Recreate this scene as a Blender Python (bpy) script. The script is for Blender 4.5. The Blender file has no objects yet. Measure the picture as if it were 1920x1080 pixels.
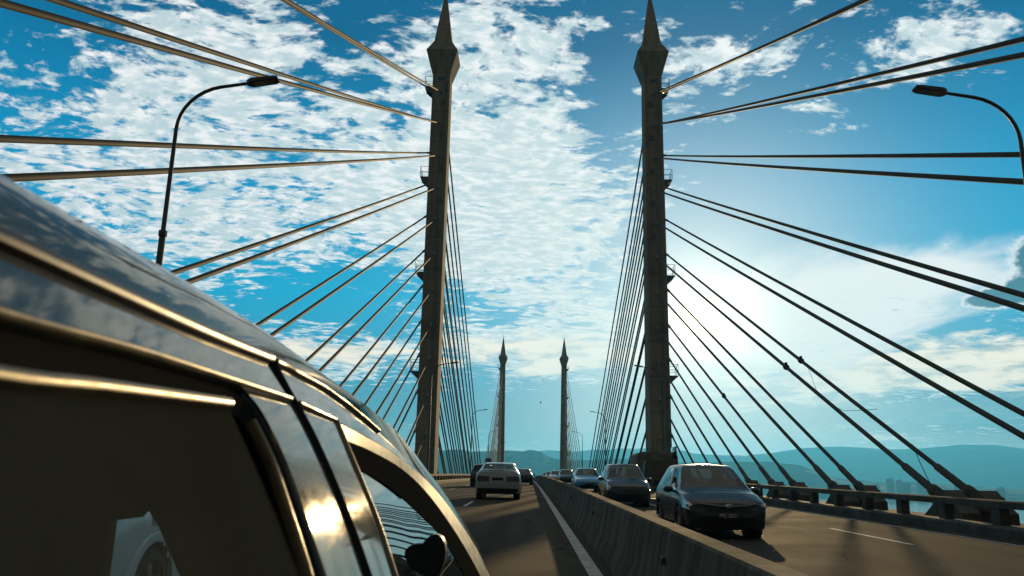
import bpy, bmesh, math, random
import numpy as np
from mathutils import Vector, Matrix
random.seed(7)
SC = bpy.context.scene
COL = SC.collection
PI = math.pi
EYE = 1.33
SUN = Vector((0.2027, 0.9594, 0.1960)).normalized()

# ------------------------------------------------------------------ camera
cam = bpy.data.cameras.new('camera')
cam.sensor_width = 36.0
cam.lens = 28.377
cam.clip_start = 0.02
cam.clip_end = 60000
cam.dof.use_dof = True
cam.dof.focus_distance = 26.0
cam.dof.aperture_fstop = 5.6
co = bpy.data.objects.new('camera', cam)
COL.objects.link(co)
RRv = Vector((0.99960358, 0.01924334, 0.02055194))
UUv = Vector((-0.01544675, -0.23545683, 0.97176205))
FWv = Vector((-0.02353904, 0.97169428, 0.23506624))
co.matrix_world = Matrix(((RRv.x, UUv.x, -FWv.x, 0), (RRv.y, UUv.y, -FWv.y, 0), (RRv.z, UUv.z, -FWv.z, EYE), (0, 0, 0, 1)))
SC.camera = co

# ------------------------------------------------------------------ render settings
SC.view_settings.view_transform = 'Standard'
SC.view_settings.look = 'None'
SC.view_settings.exposure = 0.0
SC.view_settings.gamma = 1.0
cy = SC.cycles
cy.use_denoising = True
cy.max_bounces = 7
cy.diffuse_bounces = 3
cy.glossy_bounces = 4
cy.transmission_bounces = 5
cy.transparent_max_bounces = 12
cy.volume_bounces = 0
cy.caustics_reflective = False
cy.caustics_refractive = False
cy.sample_clamp_indirect = 6.0
cy.sample_clamp_direct = 0.0


class NT:
    """short hand for building node trees"""
    def __init__(self, tree):
        self.t = tree
        self.n = tree.nodes
        self.l = tree.links

    def add(self, kind, **kw):
        n = self.n.new(kind)
        for k, v in kw.items():
            setattr(n, k, v)
        return n

    def put(self, sock, v):
        if hasattr(v, 'is_output'):
            self.l.new(v, sock)
        elif v is not None:
            sock.default_value = v

    def m(self, op, a, b=None, c=None, clamp=False):
        n = self.add('ShaderNodeMath', operation=op)
        n.use_clamp = clamp
        self.put(n.inputs[0], a)
        if b is not None:
            self.put(n.inputs[1], b)
        if c is not None:
            self.put(n.inputs[2], c)
        return n.outputs[0]

    def vm(self, op, a, b=None, scale=None):
        n = self.add('ShaderNodeVectorMath', operation=op)
        self.put(n.inputs[0], a)
        if b is not None:
            self.put(n.inputs[1], b)
        if scale is not None:
            self.put(n.inputs['Scale'], scale)
        return n.outputs['Value'] if op in ('DOT_PRODUCT', 'LENGTH') else n.outputs['Vector']

    def step(self, v, a, b, lo=0.0, hi=1.0):
        n = self.add('ShaderNodeMapRange', interpolation_type='SMOOTHSTEP')
        self.put(n.inputs['Value'], v)
        n.inputs['From Min'].default_value = a
        n.inputs['From Max'].default_value = b
        n.inputs['To Min'].default_value = lo
        n.inputs['To Max'].default_value = hi
        return n.outputs['Result']

    def noise(self, vec, scale, detail=4, rough=0.5, dist=0.0):
        n = self.add('ShaderNodeTexNoise')
        if vec is not None:
            self.put(n.inputs['Vector'], vec)
        n.inputs['Scale'].default_value = scale
        n.inputs['Detail'].default_value = detail
        n.inputs['Roughness'].default_value = rough
        n.inputs['Distortion'].default_value = dist
        return n.outputs['Fac']

    def mix(self, f, a, b, blend='MIX'):
        n = self.add('ShaderNodeMix', data_type='RGBA', blend_type=blend)
        self.put(n.inputs[0], f)
        self.put(n.inputs[6], a if hasattr(a, 'is_output') else (*a, 1))
        self.put(n.inputs[7], b if hasattr(b, 'is_output') else (*b, 1))
        return n.outputs[2]

    def comb(self, x, y, z):
        n = self.add('ShaderNodeCombineXYZ')
        self.put(n.inputs[0], x)
        self.put(n.inputs[1], y)
        self.put(n.inputs[2], z)
        return n.outputs[0]

    def ramp(self, f, stops):
        n = self.add('ShaderNodeValToRGB')
        e = n.color_ramp.elements
        while len(e) < len(stops):
            e.new(0.5)
        for el, (p, c) in zip(e, stops):
            el.position = p
            el.color = (*c, 1)
        self.put(n.inputs[0], f)
        return n.outputs[0]


# ------------------------------------------------------------------ sky
W = bpy.data.worlds.new('World')
SC.world = W
W.use_nodes = True
W.cycles.sampling_method = 'MANUAL'
W.cycles.sample_map_resolution = 512
w = NT(W.node_tree)
w.n.clear()
gen = w.add('ShaderNodeTexCoord').outputs['Generated']
dirv = w.vm('NORMALIZE', gen)
sep = w.add('ShaderNodeSeparateXYZ')
w.put(sep.inputs[0], dirv)
dx, dy, dz = sep.outputs
az = w.m('DEGREES', w.m('ARCTAN2', dx, dy))
el = w.m('DEGREES', w.m('ARCSINE', dz))
zc = w.m('MAXIMUM', dz, 0.0)


def blob(a, e, ra, re, wt):
    u = w.m('DIVIDE', w.m('SUBTRACT', az, a), ra)
    v = w.m('DIVIDE', w.m('SUBTRACT', el, e), re)
    s = w.m('ADD', w.m('MULTIPLY', u, u), w.m('MULTIPLY', v, v))
    return w.m('MULTIPLY', w.m('EXPONENT', w.m('MULTIPLY', s, -1.0)), wt)


def total(bl, base):
    t = base
    for b in bl:
        t = w.m('ADD', blob(*b), t)
    return t


# clear air: a Nishita sky under a saturated cyan gradient
nish = w.add('ShaderNodeTexSky', sky_type='NISHITA')
nish.sun_disc = False
nish.sun_elevation = math.asin(SUN.z)
nish.sun_rotation = math.atan2(SUN.x, SUN.y)
nish.air_density = 1.0
nish.dust_density = 1.0
nish.ozone_density = 2.0
grad = w.ramp(zc, [(0.0, (0.34, 0.36, 0.35)), (0.05, (0.13, 0.22, 0.26)), (0.12, (0.04, 0.29, 0.45)), (0.22, (0.0, 0.38, 0.64)),
                   (0.34, (0.002, 0.29, 0.55)), (0.5, (0.002, 0.115, 0.265)), (0.75, (0.002, 0.09, 0.21)), (1.0, (0.002, 0.07, 0.17))])

# altocumulus on a flat layer: fine cells in large patches
k = w.m('DIVIDE', 1.0, w.m('ADD', zc, 0.10))
pl = w.comb(w.m('MULTIPLY', dx, k), w.m('MULTIPLY', dy, k), 0.0)
wrp = w.add('ShaderNodeTexNoise')
w.put(wrp.inputs['Vector'], pl)
wrp.inputs['Scale'].default_value = 2.2
wrp.inputs['Detail'].default_value = 2
pw = w.vm('ADD', pl, w.vm('SCALE', w.vm('SUBTRACT', wrp.outputs['Color'], (0.5, 0.5, 0.5)), scale=0.20))
mp = w.add('ShaderNodeMapping')
mp.inputs['Rotation'].default_value = (0, 0, math.radians(-24))
mp.inputs['Scale'].default_value = (1.0, 1.45, 1.0)
w.put(mp.inputs['Vector'], pw)
pr = mp.outputs[0]
n_big = w.noise(pw, 2.6, 4, 0.55)
n_cell = w.noise(pr, 11.0, 5, 0.60)
n_fine = w.noise(pr, 30.0, 3, 0.6)
cover = total([(-22, 22, 19, 9, 0.29), (-1, 25, 9, 9, 0.24), (-3, 18, 9, 6, 0.27), (2, 9.3, 8, 2.6, 0.28), (-17, 8.2, 7, 1.6, 0.26),
               (-13, 12.4, 6, 1.8, -0.30), (-38, 27.5, 7, 3.6, -0.24), (-14, 30.5, 3.5, 2.0, -0.10), (5.5, 26.5, 2.6, 4.0, -0.22),
               (19, 19.5, 8, 6, -0.30), (29, 19, 7, 5, -0.3), (30, 27.2, 6, 1.9, 0.36), (14, 28.8, 4.5, 1.5, 0.36), (21, 24.2, 2.0, 2.0, 0.24),
               (4, 5.0, 12, 1.8, -0.30), (27, 6.9, 10, 1.5, 0.22), (-30, 16, 8, 3, 0.10)], -0.10)
dens = w.m('ADD', w.m('ADD', w.m('MULTIPLY', n_big, 0.80), w.m('MULTIPLY', n_cell, 1.15)), w.m('MULTIPLY', n_fine, 0.42))
dens = w.m('SUBTRACT', w.m('ADD', dens, cover), 0.685)
cloud = w.step(dens, 0.46, 0.66)
thick = w.step(dens, 0.68, 1.05)
shade = w.noise(pr, 21.0, 4, 0.6)
ccol = w.mix(w.step(shade, 0.38, 0.66), (0.56, 0.70, 0.73), (0.97, 0.98, 0.97))
ccol = w.mix(w.m('MULTIPLY', thick, 0.35), ccol, (0.70, 0.75, 0.75))

# smooth cirrus veil on the sunward side
mc = w.add('ShaderNodeMapping')
mc.inputs['Scale'].default_value = (1.0, 0.5, 1.0)
mc.inputs['Rotation'].default_value = (0, 0, math.radians(35))
w.put(mc.inputs['Vector'], pw)
n_cir = w.noise(mc.outputs[0], 3.2, 7, 0.55, 0.4)
cirw = total([(18, 11.5, 8, 4.2, 0.60), (28, 13.0, 10, 2.6, 0.58), (22, 8.8, 6, 2.0, 0.30), (30, 9.2, 5, 1.0, -0.35), (3, 8.5, 7, 2.5, 0.15), (19, 6.0, 10, 2.0, 0.10)], -0.27)
cir = w.step(w.m('ADD', n_cir, cirw), 0.42, 0.86)
# cream band of broken cloud low on the right, its slate base, and a dark cumulus beside it
nb = w.noise(w.comb(w.m('MULTIPLY', az, 0.16), w.m('MULTIPLY', el, 0.62), 0.0), 1.6, 7, 0.62, 0.3)
band = w.step(w.m('ADD', nb, total([(29, 7.7, 9.5, 1.7, 0.66), (17, 6.6, 7, 0.9, 0.36), (2, 9.0, 8.5, 2.0, 0.50), (-14, 8.6, 6, 1.4, 0.44), (14, 5.2, 6, 0.5, 0.30), (23, 3.4, 7, 0.5, 0.34), (35, 3.6, 4, 0.5, 0.42)], -0.27)), 0.44, 0.66)
slate = w.step(w.m('ADD', nb, total([(29, 5.0, 10, 1.1, 0.55), (-4, 4.9, 4, 0.6, 0.1)], -0.20)), 0.44, 0.72)
nd = w.noise(w.comb(w.m('MULTIPLY', az, 0.30), w.m('MULTIPLY', el, 0.36), 4.0), 1.5, 7, 0.58, 0.1)
nd = w.m('ADD', nd, total([(32.6, 13.4, 1.7, 2.0, 0.52), (30.2, 11.6, 2.2, 0.65, 0.52), (35, 13.2, 2, 2.6, 0.5)], -0.36))
rimc = w.step(nd, 0.31, 0.46)
darkc = w.step(nd, 0.42, 0.56)

col = w.mix(w.m('MULTIPLY', cir, 0.95), grad, (0.95, 0.96, 0.94))
col = w.mix(cloud, col, ccol)
col = w.mix(w.m('MULTIPLY', slate, 0.85), col, (0.15, 0.33, 0.41))
col = w.mix(band, col, w.mix(w.step(nb, 0.36, 0.56), (0.50, 0.55, 0.54), (1.15, 1.0, 0.80)))
col = w.mix(w.m('MULTIPLY', rimc, 0.8), col, (0.88, 0.93, 0.93))
col = w.mix(darkc, col, (0.03, 0.15, 0.22))
# pale air low under the sun
low_v = w.m('MULTIPLY', total([(12, 3.2, 10, 3.4, 0.75), (28, 2.2, 9, 1.2, 0.35), (-6, 1.0, 14, 1.6, 0.4)], 0.0), w.step(nb, 0.25, 0.65, 1.0, 0.75), clamp=True)
col = w.mix(w.m('MULTIPLY', low_v, w.m('SUBTRACT', 1.0, w.m('MULTIPLY', band, 0.6))), col, (1.0, 0.86, 0.74))
# glow of the sun behind thin cloud
cosg = w.m('MAXIMUM', w.vm('DOT_PRODUCT', dirv, tuple(SUN)), 0.0)
g_wide = w.m('POWER', cosg, 50.0)
g_mid = w.m('POWER', cosg, 420.0)
g_core = w.m('POWER', cosg, 7000.0)
col = w.mix(w.m('MULTIPLY', g_wide, 0.85, clamp=True), col, (0.92, 0.92, 0.86))
glow = w.m('ADD', w.m('MULTIPLY', g_mid, 0.9), w.m('MULTIPLY', g_core, 9.0))
gcol = w.add('ShaderNodeMix', data_type='RGBA', blend_type='ADD')
gcol.inputs[0].default_value = 1.0
w.put(gcol.inputs[6], col)
w.put(gcol.inputs[7], w.vm('SCALE', (1.0, 0.90, 0.64), scale=glow))
col = gcol.outputs[2]
# the sky behind is darkened so fronts facing it stay dark, below the horizon dim
# added out-of-frame cloud sheet, behind and overhead, for a warm neutral ambient
ambient_sheet_n = w.step(w.noise(pw, 1.6, 4, 0.6), 0.3, 0.7, 0.75, 1.15)
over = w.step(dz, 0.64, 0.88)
col = w.mix(over, col, w.vm('SCALE', (0.40, 0.37, 0.31), scale=ambient_sheet_n))
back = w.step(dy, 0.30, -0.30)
col = w.mix(back, col, w.vm('SCALE', (0.150, 0.140, 0.115), scale=ambient_sheet_n))
below = w.step(dz, -0.05, 0.0, 0.3, 1.0)
col = w.vm('SCALE', col, scale=below)
bg1 = w.add('ShaderNodeBackground')
w.put(bg1.inputs[0], w.vm('MULTIPLY', nish.outputs[0], (0.04, 0.75, 1.0)))
bg1.inputs[1].default_value = 0.002
bg2 = w.add('ShaderNodeBackground')
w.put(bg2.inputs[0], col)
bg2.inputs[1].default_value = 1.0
ad = w.add('ShaderNodeAddShader')
w.l.new(bg1.outputs[0], ad.inputs[0])
w.l.new(bg2.outputs[0], ad.inputs[1])
wo = w.add('ShaderNodeOutputWorld')
w.l.new(ad.outputs[0], wo.inputs[0])

# ------------------------------------------------------------------ sun
sl = bpy.data.lights.new('sun', 'SUN')
sl.energy = 4.2
sl.angle = math.radians(0.6)
sl.color = (1.0, 0.72, 0.36)
so = bpy.data.objects.new('sun', sl)
so.rotation_euler = SUN.to_track_quat('Z', 'Y').to_euler()
so.location = (40, 150, 60)
COL.objects.link(so)


# ------------------------------------------------------------------ materials
def mat(name, base, rough=0.6, metal=0.0, coat=0.0, spec=0.5, var=0.0, vscale=3.0, bump=0.0, bscale=40.0, base2=None, coords='Object', stretch=(1, 1, 1), rvar=0.0):
    m = bpy.data.materials.new(name)
    m.use_nodes = True
    t = NT(m.node_tree)
    b = t.n['Principled BSDF']
    b.inputs['Base Color'].default_value = (*base, 1)
    b.inputs['Roughness'].default_value = rough
    b.inputs['Metallic'].default_value = metal
    b.inputs['Coat Weight'].default_value = coat
    b.inputs['Coat Roughness'].default_value = 0.04
    b.inputs['Specular IOR Level'].default_value = spec
    if var or bump or rvar:
        tc = t.add('ShaderNodeTexCoord').outputs[coords]
        mpn = t.add('ShaderNodeMapping')
        mpn.inputs['Scale'].default_value = stretch
        t.put(mpn.inputs['Vector'], tc)
        vec = mpn.outputs[0]
        if var:
            f = t.noise(vec, vscale, 6, 0.6)
            f = t.step(f, 0.32, 0.68)
            b2 = base2 or tuple(c * (1 - var) for c in base)
            t.put(b.inputs['Base Color'], t.mix(f, base, b2))
        if rvar:
            f2 = t.noise(vec, vscale * 2.3, 5, 0.6)
            t.put(b.inputs['Roughness'], t.step(f2, 0.3, 0.7, max(0.02, rough - rvar), min(1, rough + rvar)))
        if bump:
            bn = t.add('ShaderNodeBump')
            bn.inputs['Strength'].default_value = bump
            bn.inputs['Distance'].default_value = 0.02
            t.put(bn.inputs['Height'], t.noise(vec, bscale, 4, 0.65))
            t.put(b.inputs['Normal'], bn.outputs[0])
    return m


M = {}
M['concrete'] = mat('weathered_concrete', (0.34, 0.29, 0.21), 0.85, var=0.4, vscale=0.35, bump=0.25, bscale=6, stretch=(1, 1, 0.25), spec=0.15)
def pylon_concrete():
    m = bpy.data.materials.new('pylon_concrete')
    m.use_nodes = True
    t = NT(m.node_tree)
    b = t.n['Principled BSDF']
    b.inputs['Roughness'].default_value = 0.9
    b.inputs['Specular IOR Level'].default_value = 0.1
    p = t.add('ShaderNodeTexCoord').outputs['Object']
    mp_ = t.add('ShaderNodeMapping')
    mp_.inputs['Scale'].default_value = (1.6, 1.6, 0.05)
    t.put(mp_.inputs['Vector'], p)
    streak = t.noise(mp_.outputs[0], 1.0, 6, 0.65)
    blot = t.noise(p, 0.22, 6, 0.6)
    c = t.mix(t.step(blot, 0.3, 0.7), (0.36, 0.31, 0.22), (0.25, 0.215, 0.155))
    c = t.mix(t.step(streak, 0.40, 0.75, 0.0, 0.75), c, (0.12, 0.10, 0.075))
    sz = t.add('ShaderNodeSeparateXYZ')
    t.put(sz.inputs[0], p)
    fr_ = t.m('FRACT', t.m('MULTIPLY', sz.outputs[2], 1 / 3.6))
    seam = t.m('LESS_THAN', fr_, 0.022)
    c = t.mix(t.m('MULTIPLY', seam, 0.55), c, (0.09, 0.08, 0.06))
    t.put(b.inputs['Base Color'], c)
    bn = t.add('ShaderNodeBump')
    bn.inputs['Strength'].default_value = 0.3
    bn.inputs['Distance'].default_value = 0.03
    t.put(bn.inputs['Height'], t.noise(p, 5.0, 5, 0.6))
    t.put(b.inputs['Normal'], bn.outputs[0])
    return m


M['concrete'] = pylon_concrete()
M['concrete_rail'] = mat('rail_concrete', (0.115, 0.105, 0.085), 0.85, var=0.45, vscale=1.4, bump=0.3, bscale=20, spec=0.15)
M['barrier'] = mat('barrier_concrete', (0.165, 0.143, 0.105), 0.95, var=0.6, vscale=2.6, bump=0.4, bscale=16, stretch=(0.3, 1, 0.25), spec=0.05)
M['hatch'] = mat('steel_hatch', (0.20, 0.175, 0.13), 0.8, var=0.3, vscale=4, spec=0.1)
M['cable'] = mat('cable_sheath', (0.095, 0.082, 0.06), 0.7, spec=0.12, var=0.3, vscale=0.6)
M['steel'] = mat('dark_galvanised_steel', (0.12, 0.12, 0.115), 0.45, metal=0.6, var=0.3, vscale=5)
M['pole'] = mat('lamp_pole_paint', (0.075, 0.075, 0.07), 0.5, metal=0.2, var=0.25, vscale=2)
M['glassy_dark'] = mat('hatch_cover', (0.05, 0.12, 0.14), 0.35, var=0.2)
M['line'] = mat('road_paint', (0.62, 0.60, 0.55), 0.7, var=0.55, vscale=4.0, base2=(0.40, 0.39, 0.36), bump=0.2, bscale=60, spec=0.15)
M['tyre'] = mat('tyre_rubber', (0.018, 0.018, 0.018), 0.75, bump=0.2, bscale=60)
M['trim_dull'] = mat('weathered_sun_gold_trim', (0.19, 0.152, 0.09), 0.40, metal=0.7, var=0.25, vscale=12, rvar=0.08)  # gold of the low sun is put into the base colour
M['socket'] = mat('cable_socket_steel', (0.45, 0.40, 0.30), 0.4, metal=0.5, var=0.3, vscale=6)
M['rim'] = mat('alloy_rim', (0.42, 0.43, 0.44), 0.28, metal=0.9)
M['rubber'] = mat('black_rubber', (0.014, 0.014, 0.013), 0.45, spec=0.3)
M['matt_rubber_and_shade'] = mat('matt_rubber_and_shade', (0.02, 0.019, 0.016), 0.9, spec=0.0)  # seals, and the shade on the van's upper rear door frame
M['seat_cloth'] = mat('seat_cloth', (0.05, 0.048, 0.04), 0.95, spec=0.0, var=0.2, vscale=9)
M['black_trim'] = mat('black_trim', (0.016, 0.015, 0.013), 0.40, spec=0.3, rvar=0.05, var=0.2, vscale=6)
M['interior'] = mat('dark_interior', (0.014, 0.014, 0.013), 0.9, spec=0.1, var=0.2, vscale=8)
M['chrome'] = mat('bright_trim', (0.60, 0.60, 0.58), 0.16, metal=1.0)
M['plate'] = mat('number_plate_black', (0.015, 0.015, 0.015), 0.4)
M['plate_text'] = mat('number_plate_letters', (0.62, 0.64, 0.62), 0.5)
M['red_lens'] = mat('red_lens', (0.05, 0.012, 0.008), 0.2, coat=0.6)
M['lamp_lens'] = mat('headlamp_lens', (0.16, 0.21, 0.23), 0.15, metal=0.4, coat=0.8)
M['sign'] = mat('sign_back', (0.06, 0.06, 0.055), 0.6, var=0.2)
M['leaf'] = mat('grit_chip', (0.55, 0.50, 0.40), 0.6)
M['canvas'] = mat('truck_canvas', (0.20, 0.175, 0.13), 0.85, var=0.4, vscale=2.5, bump=0.5, bscale=5)
M['truck'] = mat('truck_paint', (0.10, 0.088, 0.066), 0.45, var=0.3, vscale=3)
M['tower_block'] = mat('apartment_wall', (0.28, 0.27, 0.25), 0.8, var=0.25, vscale=0.05)
M['land'] = mat('coastal_land', (0.05, 0.07, 0.045), 0.95, var=0.4, vscale=0.01)


def paint(name, base, metal=0.55, rough=0.30, coat=0.35):
    return mat(name, base, rough, metal=metal, coat=coat, var=0.10, vscale=2.0, rvar=min(0.04, rough * 0.3))


M['paint_silver'] = paint('silver_car_paint', (0.165, 0.145, 0.108), 0.92, 0.055, 0.05)
M['paint_slate'] = paint('slate_car_paint', (0.028, 0.036, 0.036), 0.3, 0.24, 0.1)
M['paint_grey'] = paint('grey_car_paint', (0.040, 0.052, 0.056), 0.35, 0.22, 0.2)
M['paint_blue'] = paint('blue_car_paint', (0.03, 0.30, 0.54), 0.1, 0.25, 0.6)
M['paint_white'] = paint('white_car_paint', (0.36, 0.43, 0.44), 0.1, 0.22)
M['paint_bright'] = paint('bright_white_paint', (0.66, 0.70, 0.70), 0.0, 0.2)
M['paint_dark'] = paint('dark_car_paint', (0.035, 0.04, 0.04))
M['paint_pale'] = paint('pale_car_paint', (0.40, 0.42, 0.42), 0.3, 0.25)


def dusty_paint():
    m = bpy.data.materials.new('dusty_van_paint')
    m.use_nodes = True
    t = NT(m.node_tree)
    b = t.n['Principled BSDF']
    b.inputs['Base Color'].default_value = (0.165, 0.145, 0.108, 1)
    b.inputs['Metallic'].default_value = 0.95
    p = t.add('ShaderNodeTexCoord').outputs['Object']
    mp_ = t.add('ShaderNodeMapping')
    mp_.inputs['Scale'].default_value = (5.0, 0.9, 5.0)
    t.put(mp_.inputs['Vector'], p)
    runs = t.noise(mp_.outputs[0], 2.2, 6, 0.68, 0.8)
    spots = t.noise(p, 60.0, 3, 0.7)
    blot = t.noise(p, 3.5, 5, 0.6)
    t.put(b.inputs['Roughness'], t.m('ADD', t.step(blot, 0.3, 0.7, 0.03, 0.06), t.step(runs, 0.5, 0.75, 0.0, 0.05)))
    df = t.add('ShaderNodeBsdfDiffuse')
    df.inputs[0].default_value = (0.20, 0.20, 0.185, 1)
    f = t.m('ADD', t.step(blot, 0.3, 0.7, 0.16, 0.30), t.step(runs, 0.50, 0.72, 0.0, 0.22))
    f = t.m('ADD', f, t.step(spots, 0.60, 0.72, 0.0, 0.16))
    mx = t.add('ShaderNodeMixShader')
    t.put(mx.inputs[0], f)
    t.l.new(b.outputs[0], mx.inputs[1])
    t.l.new(df.outputs[0], mx.inputs[2])
    t.l.new(mx.outputs[0], t.n['Material Output'].inputs[0])
    return m


M['paint_silver'] = dusty_paint()


def glass_mat(name, tint, trans, rough=0.02, wave=0.0):
    m = bpy.data.materials.new(name)
    m.use_nodes = True
    t = NT(m.node_tree)
    t.n.remove(t.n['Principled BSDF'])
    out = t.n['Material Output']
    tr = t.add('ShaderNodeBsdfTransparent')
    tr.inputs[0].default_value = (*[c * trans for c in tint], 1)
    df = t.add('ShaderNodeBsdfDiffuse')
    df.inputs[0].default_value = (0.003, 0.0032, 0.003, 1)
    gl = t.add('ShaderNodeBsdfGlossy')
    gl.inputs['Roughness'].default_value = rough
    gl.inputs[0].default_value = (0.9, 0.95, 0.95, 1)
    fr = t.add('ShaderNodeFresnel')
    bf = t.add('ShaderNodeNewGeometry').outputs['Backfacing']
    t.put(fr.inputs['IOR'], t.m('SUBTRACT', 1.5, t.m('MULTIPLY', bf, 1.5 - 1 / 1.5)))
    if wave:
        tc = t.add('ShaderNodeTexCoord').outputs['Object']
        bn = t.add('ShaderNodeBump')
        bn.inputs['Strength'].default_value = wave
        bn.inputs['Distance'].default_value = 0.02
        t.put(bn.inputs['Height'], t.noise(tc, 2.6, 0, 0.4))
        t.put(gl.inputs['Normal'], bn.outputs[0])
        t.put(fr.inputs['Normal'], bn.outputs[0])
    a = t.add('ShaderNodeAddShader')
    t.l.new(tr.outputs[0], a.inputs[0])
    t.l.new(df.outputs[0], a.inputs[1])
    mx = t.add('ShaderNodeMixShader')
    t.l.new(fr.outputs[0], mx.inputs[0])
    t.l.new(a.outputs[0], mx.inputs[1])
    t.l.new(gl.outputs[0], mx.inputs[2])
    t.l.new(mx.outputs[0], out.inputs[0])
    return m


M['glass'] = glass_mat('car_glass', (0.60, 0.64, 0.62), 0.6)
M['glass_dark'] = glass_mat('tinted_glass', (0.5, 0.55, 0.5), 0.10)
M['glass_wavy'] = glass_mat('door_glass', (0.5, 0.55, 0.5), 0.04, 0.012, 0.03)


def veil_glass():  # clear pane with an even diffuse veil that lifts the black cabin
    m = bpy.data.materials.new('cabin_veil_glass')
    m.use_nodes = True
    t = NT(m.node_tree)
    t.n.remove(t.n['Principled BSDF'])
    tr = t.add('ShaderNodeBsdfTransparent')
    tr.inputs[0].default_value = (0.80, 0.84, 0.82, 1)
    df = t.add('ShaderNodeBsdfDiffuse')
    tc = t.add('ShaderNodeTexCoord').outputs['Object']
    f = t.step(t.noise(tc, 3.0, 5, 0.6), 0.3, 0.7)
    t.put(df.inputs[0], t.mix(f, (0.017, 0.017, 0.0145), (0.022, 0.022, 0.019)))
    a = t.add('ShaderNodeAddShader')
    t.l.new(tr.outputs[0], a.inputs[0])
    t.l.new(df.outputs[0], a.inputs[1])
    t.l.new(a.outputs[0], t.n['Material Output'].inputs[0])
    return m


M['glass_rear'] = veil_glass()


def asphalt():
    m = bpy.data.materials.new('worn_asphalt')
    m.use_nodes = True
    t = NT(m.node_tree)
    b = t.n['Principled BSDF']
    p = t.add('ShaderNodeTexCoord').outputs['Object']
    mpn = t.add('ShaderNodeMapping')
    mpn.inputs['Scale'].default_value = (1.0, 0.06, 1.0)
    t.put(mpn.inputs['Vector'], p)
    track = t.noise(mpn.outputs[0], 1.1, 4, 0.55)
    patch = t.noise(p, 0.35, 6, 0.62, 0.6)
    grain = t.noise(p, 55.0, 3, 0.7)
    f = t.m('ADD', t.m('MULTIPLY', track, 0.5), t.m('MULTIPLY', patch, 0.5))
    c = t.mix(t.step(f, 0.36, 0.64), (0.056, 0.049, 0.039), (0.092, 0.081, 0.062))
    sx = t.add('ShaderNodeSeparateXYZ')
    t.put(sx.inputs[0], p)
    # dark oil band down the middle of every lane, polished wheel tracks beside it
    ln = t.m('FRACT', t.m('DIVIDE', t.m('ADD', sx.outputs[0], 2.17), 3.05))
    oil = t.m('MULTIPLY', t.step(ln, 0.36, 0.50), t.step(ln, 0.64, 0.50))
    c = t.mix(t.m('MULTIPLY', oil, t.step(track, 0.3, 0.65, 0.15, 0.6)), c, (0.026, 0.024, 0.021))
    vo = t.add('ShaderNodeTexVoronoi', feature='DISTANCE_TO_EDGE')
    vo.inputs['Scale'].default_value = 0.34
    wv2 = t.add('ShaderNodeTexNoise')
    t.put(wv2.inputs['Vector'], p)
    wv2.inputs['Scale'].default_value = 1.3
    wv2.inputs['Detail'].default_value = 4
    t.put(vo.inputs['Vector'], t.vm('ADD', p, t.vm('SCALE', wv2.outputs['Color'], scale=0.9)))
    crack = t.m('MULTIPLY', t.step(vo.outputs['Distance'], 0.016, 0.004), t.step(patch, 0.45, 0.6))
    c = t.mix(t.m('MULTIPLY', crack, 0.8), c, (0.010, 0.010, 0.010))
    c = t.mix(t.step(grain, 0.42, 0.75, 0.0, 0.45), c, (0.085, 0.076, 0.058))
    t.put(b.inputs['Base Color'], c)
    t.put(b.inputs['Roughness'], t.step(patch, 0.3, 0.7, 0.84, 0.97))
    b.inputs['Specular IOR Level'].default_value = 0.018
    bn = t.add('ShaderNodeBump')
    bn.inputs['Strength'].default_value = 0.55
    bn.inputs['Distance'].default_value = 0.012
    t.put(bn.inputs['Height'], t.noise(p, 38.0, 4, 0.7))
    t.put(b.inputs['Normal'], bn.outputs[0])
    return m


M['asphalt'] = asphalt()


def water_mat():
    m = bpy.data.materials.new('sea_water')
    m.use_nodes = True
    t = NT(m.node_tree)
    b = t.n['Principled BSDF']
    b.inputs['Base Color'].default_value = (0.03, 0.07, 0.08, 1)
    b.inputs['Roughness'].default_value = 0.12
    p = t.add('ShaderNodeTexCoord').outputs['Object']
    bn = t.add('ShaderNodeBump')
    bn.inputs['Strength'].default_value = 0.5
    bn.inputs['Distance'].default_value = 0.6
    t.put(bn.inputs['Height'], t.noise(p, 0.25, 4, 0.6))
    t.put(b.inputs['Normal'], bn.outputs[0])
    return m


M['water'] = water_mat()


def forest_mat():
    m = bpy.data.materials.new('forested_slope')
    m.use_nodes = True
    t = NT(m.node_tree)
    b = t.n['Principled BSDF']
    b.inputs['Roughness'].default_value = 0.95
    b.inputs['Specular IOR Level'].default_value = 0.1
    p = t.add('ShaderNodeTexCoord').outputs['Object']
    f = t.noise(p, 0.012, 6, 0.65)
    t.put(b.inputs['Base Color'], t.mix(t.step(f, 0.35, 0.65), (0.022, 0.045, 0.024), (0.06, 0.085, 0.045)))
    return m


M['forest'] = forest_mat()


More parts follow.
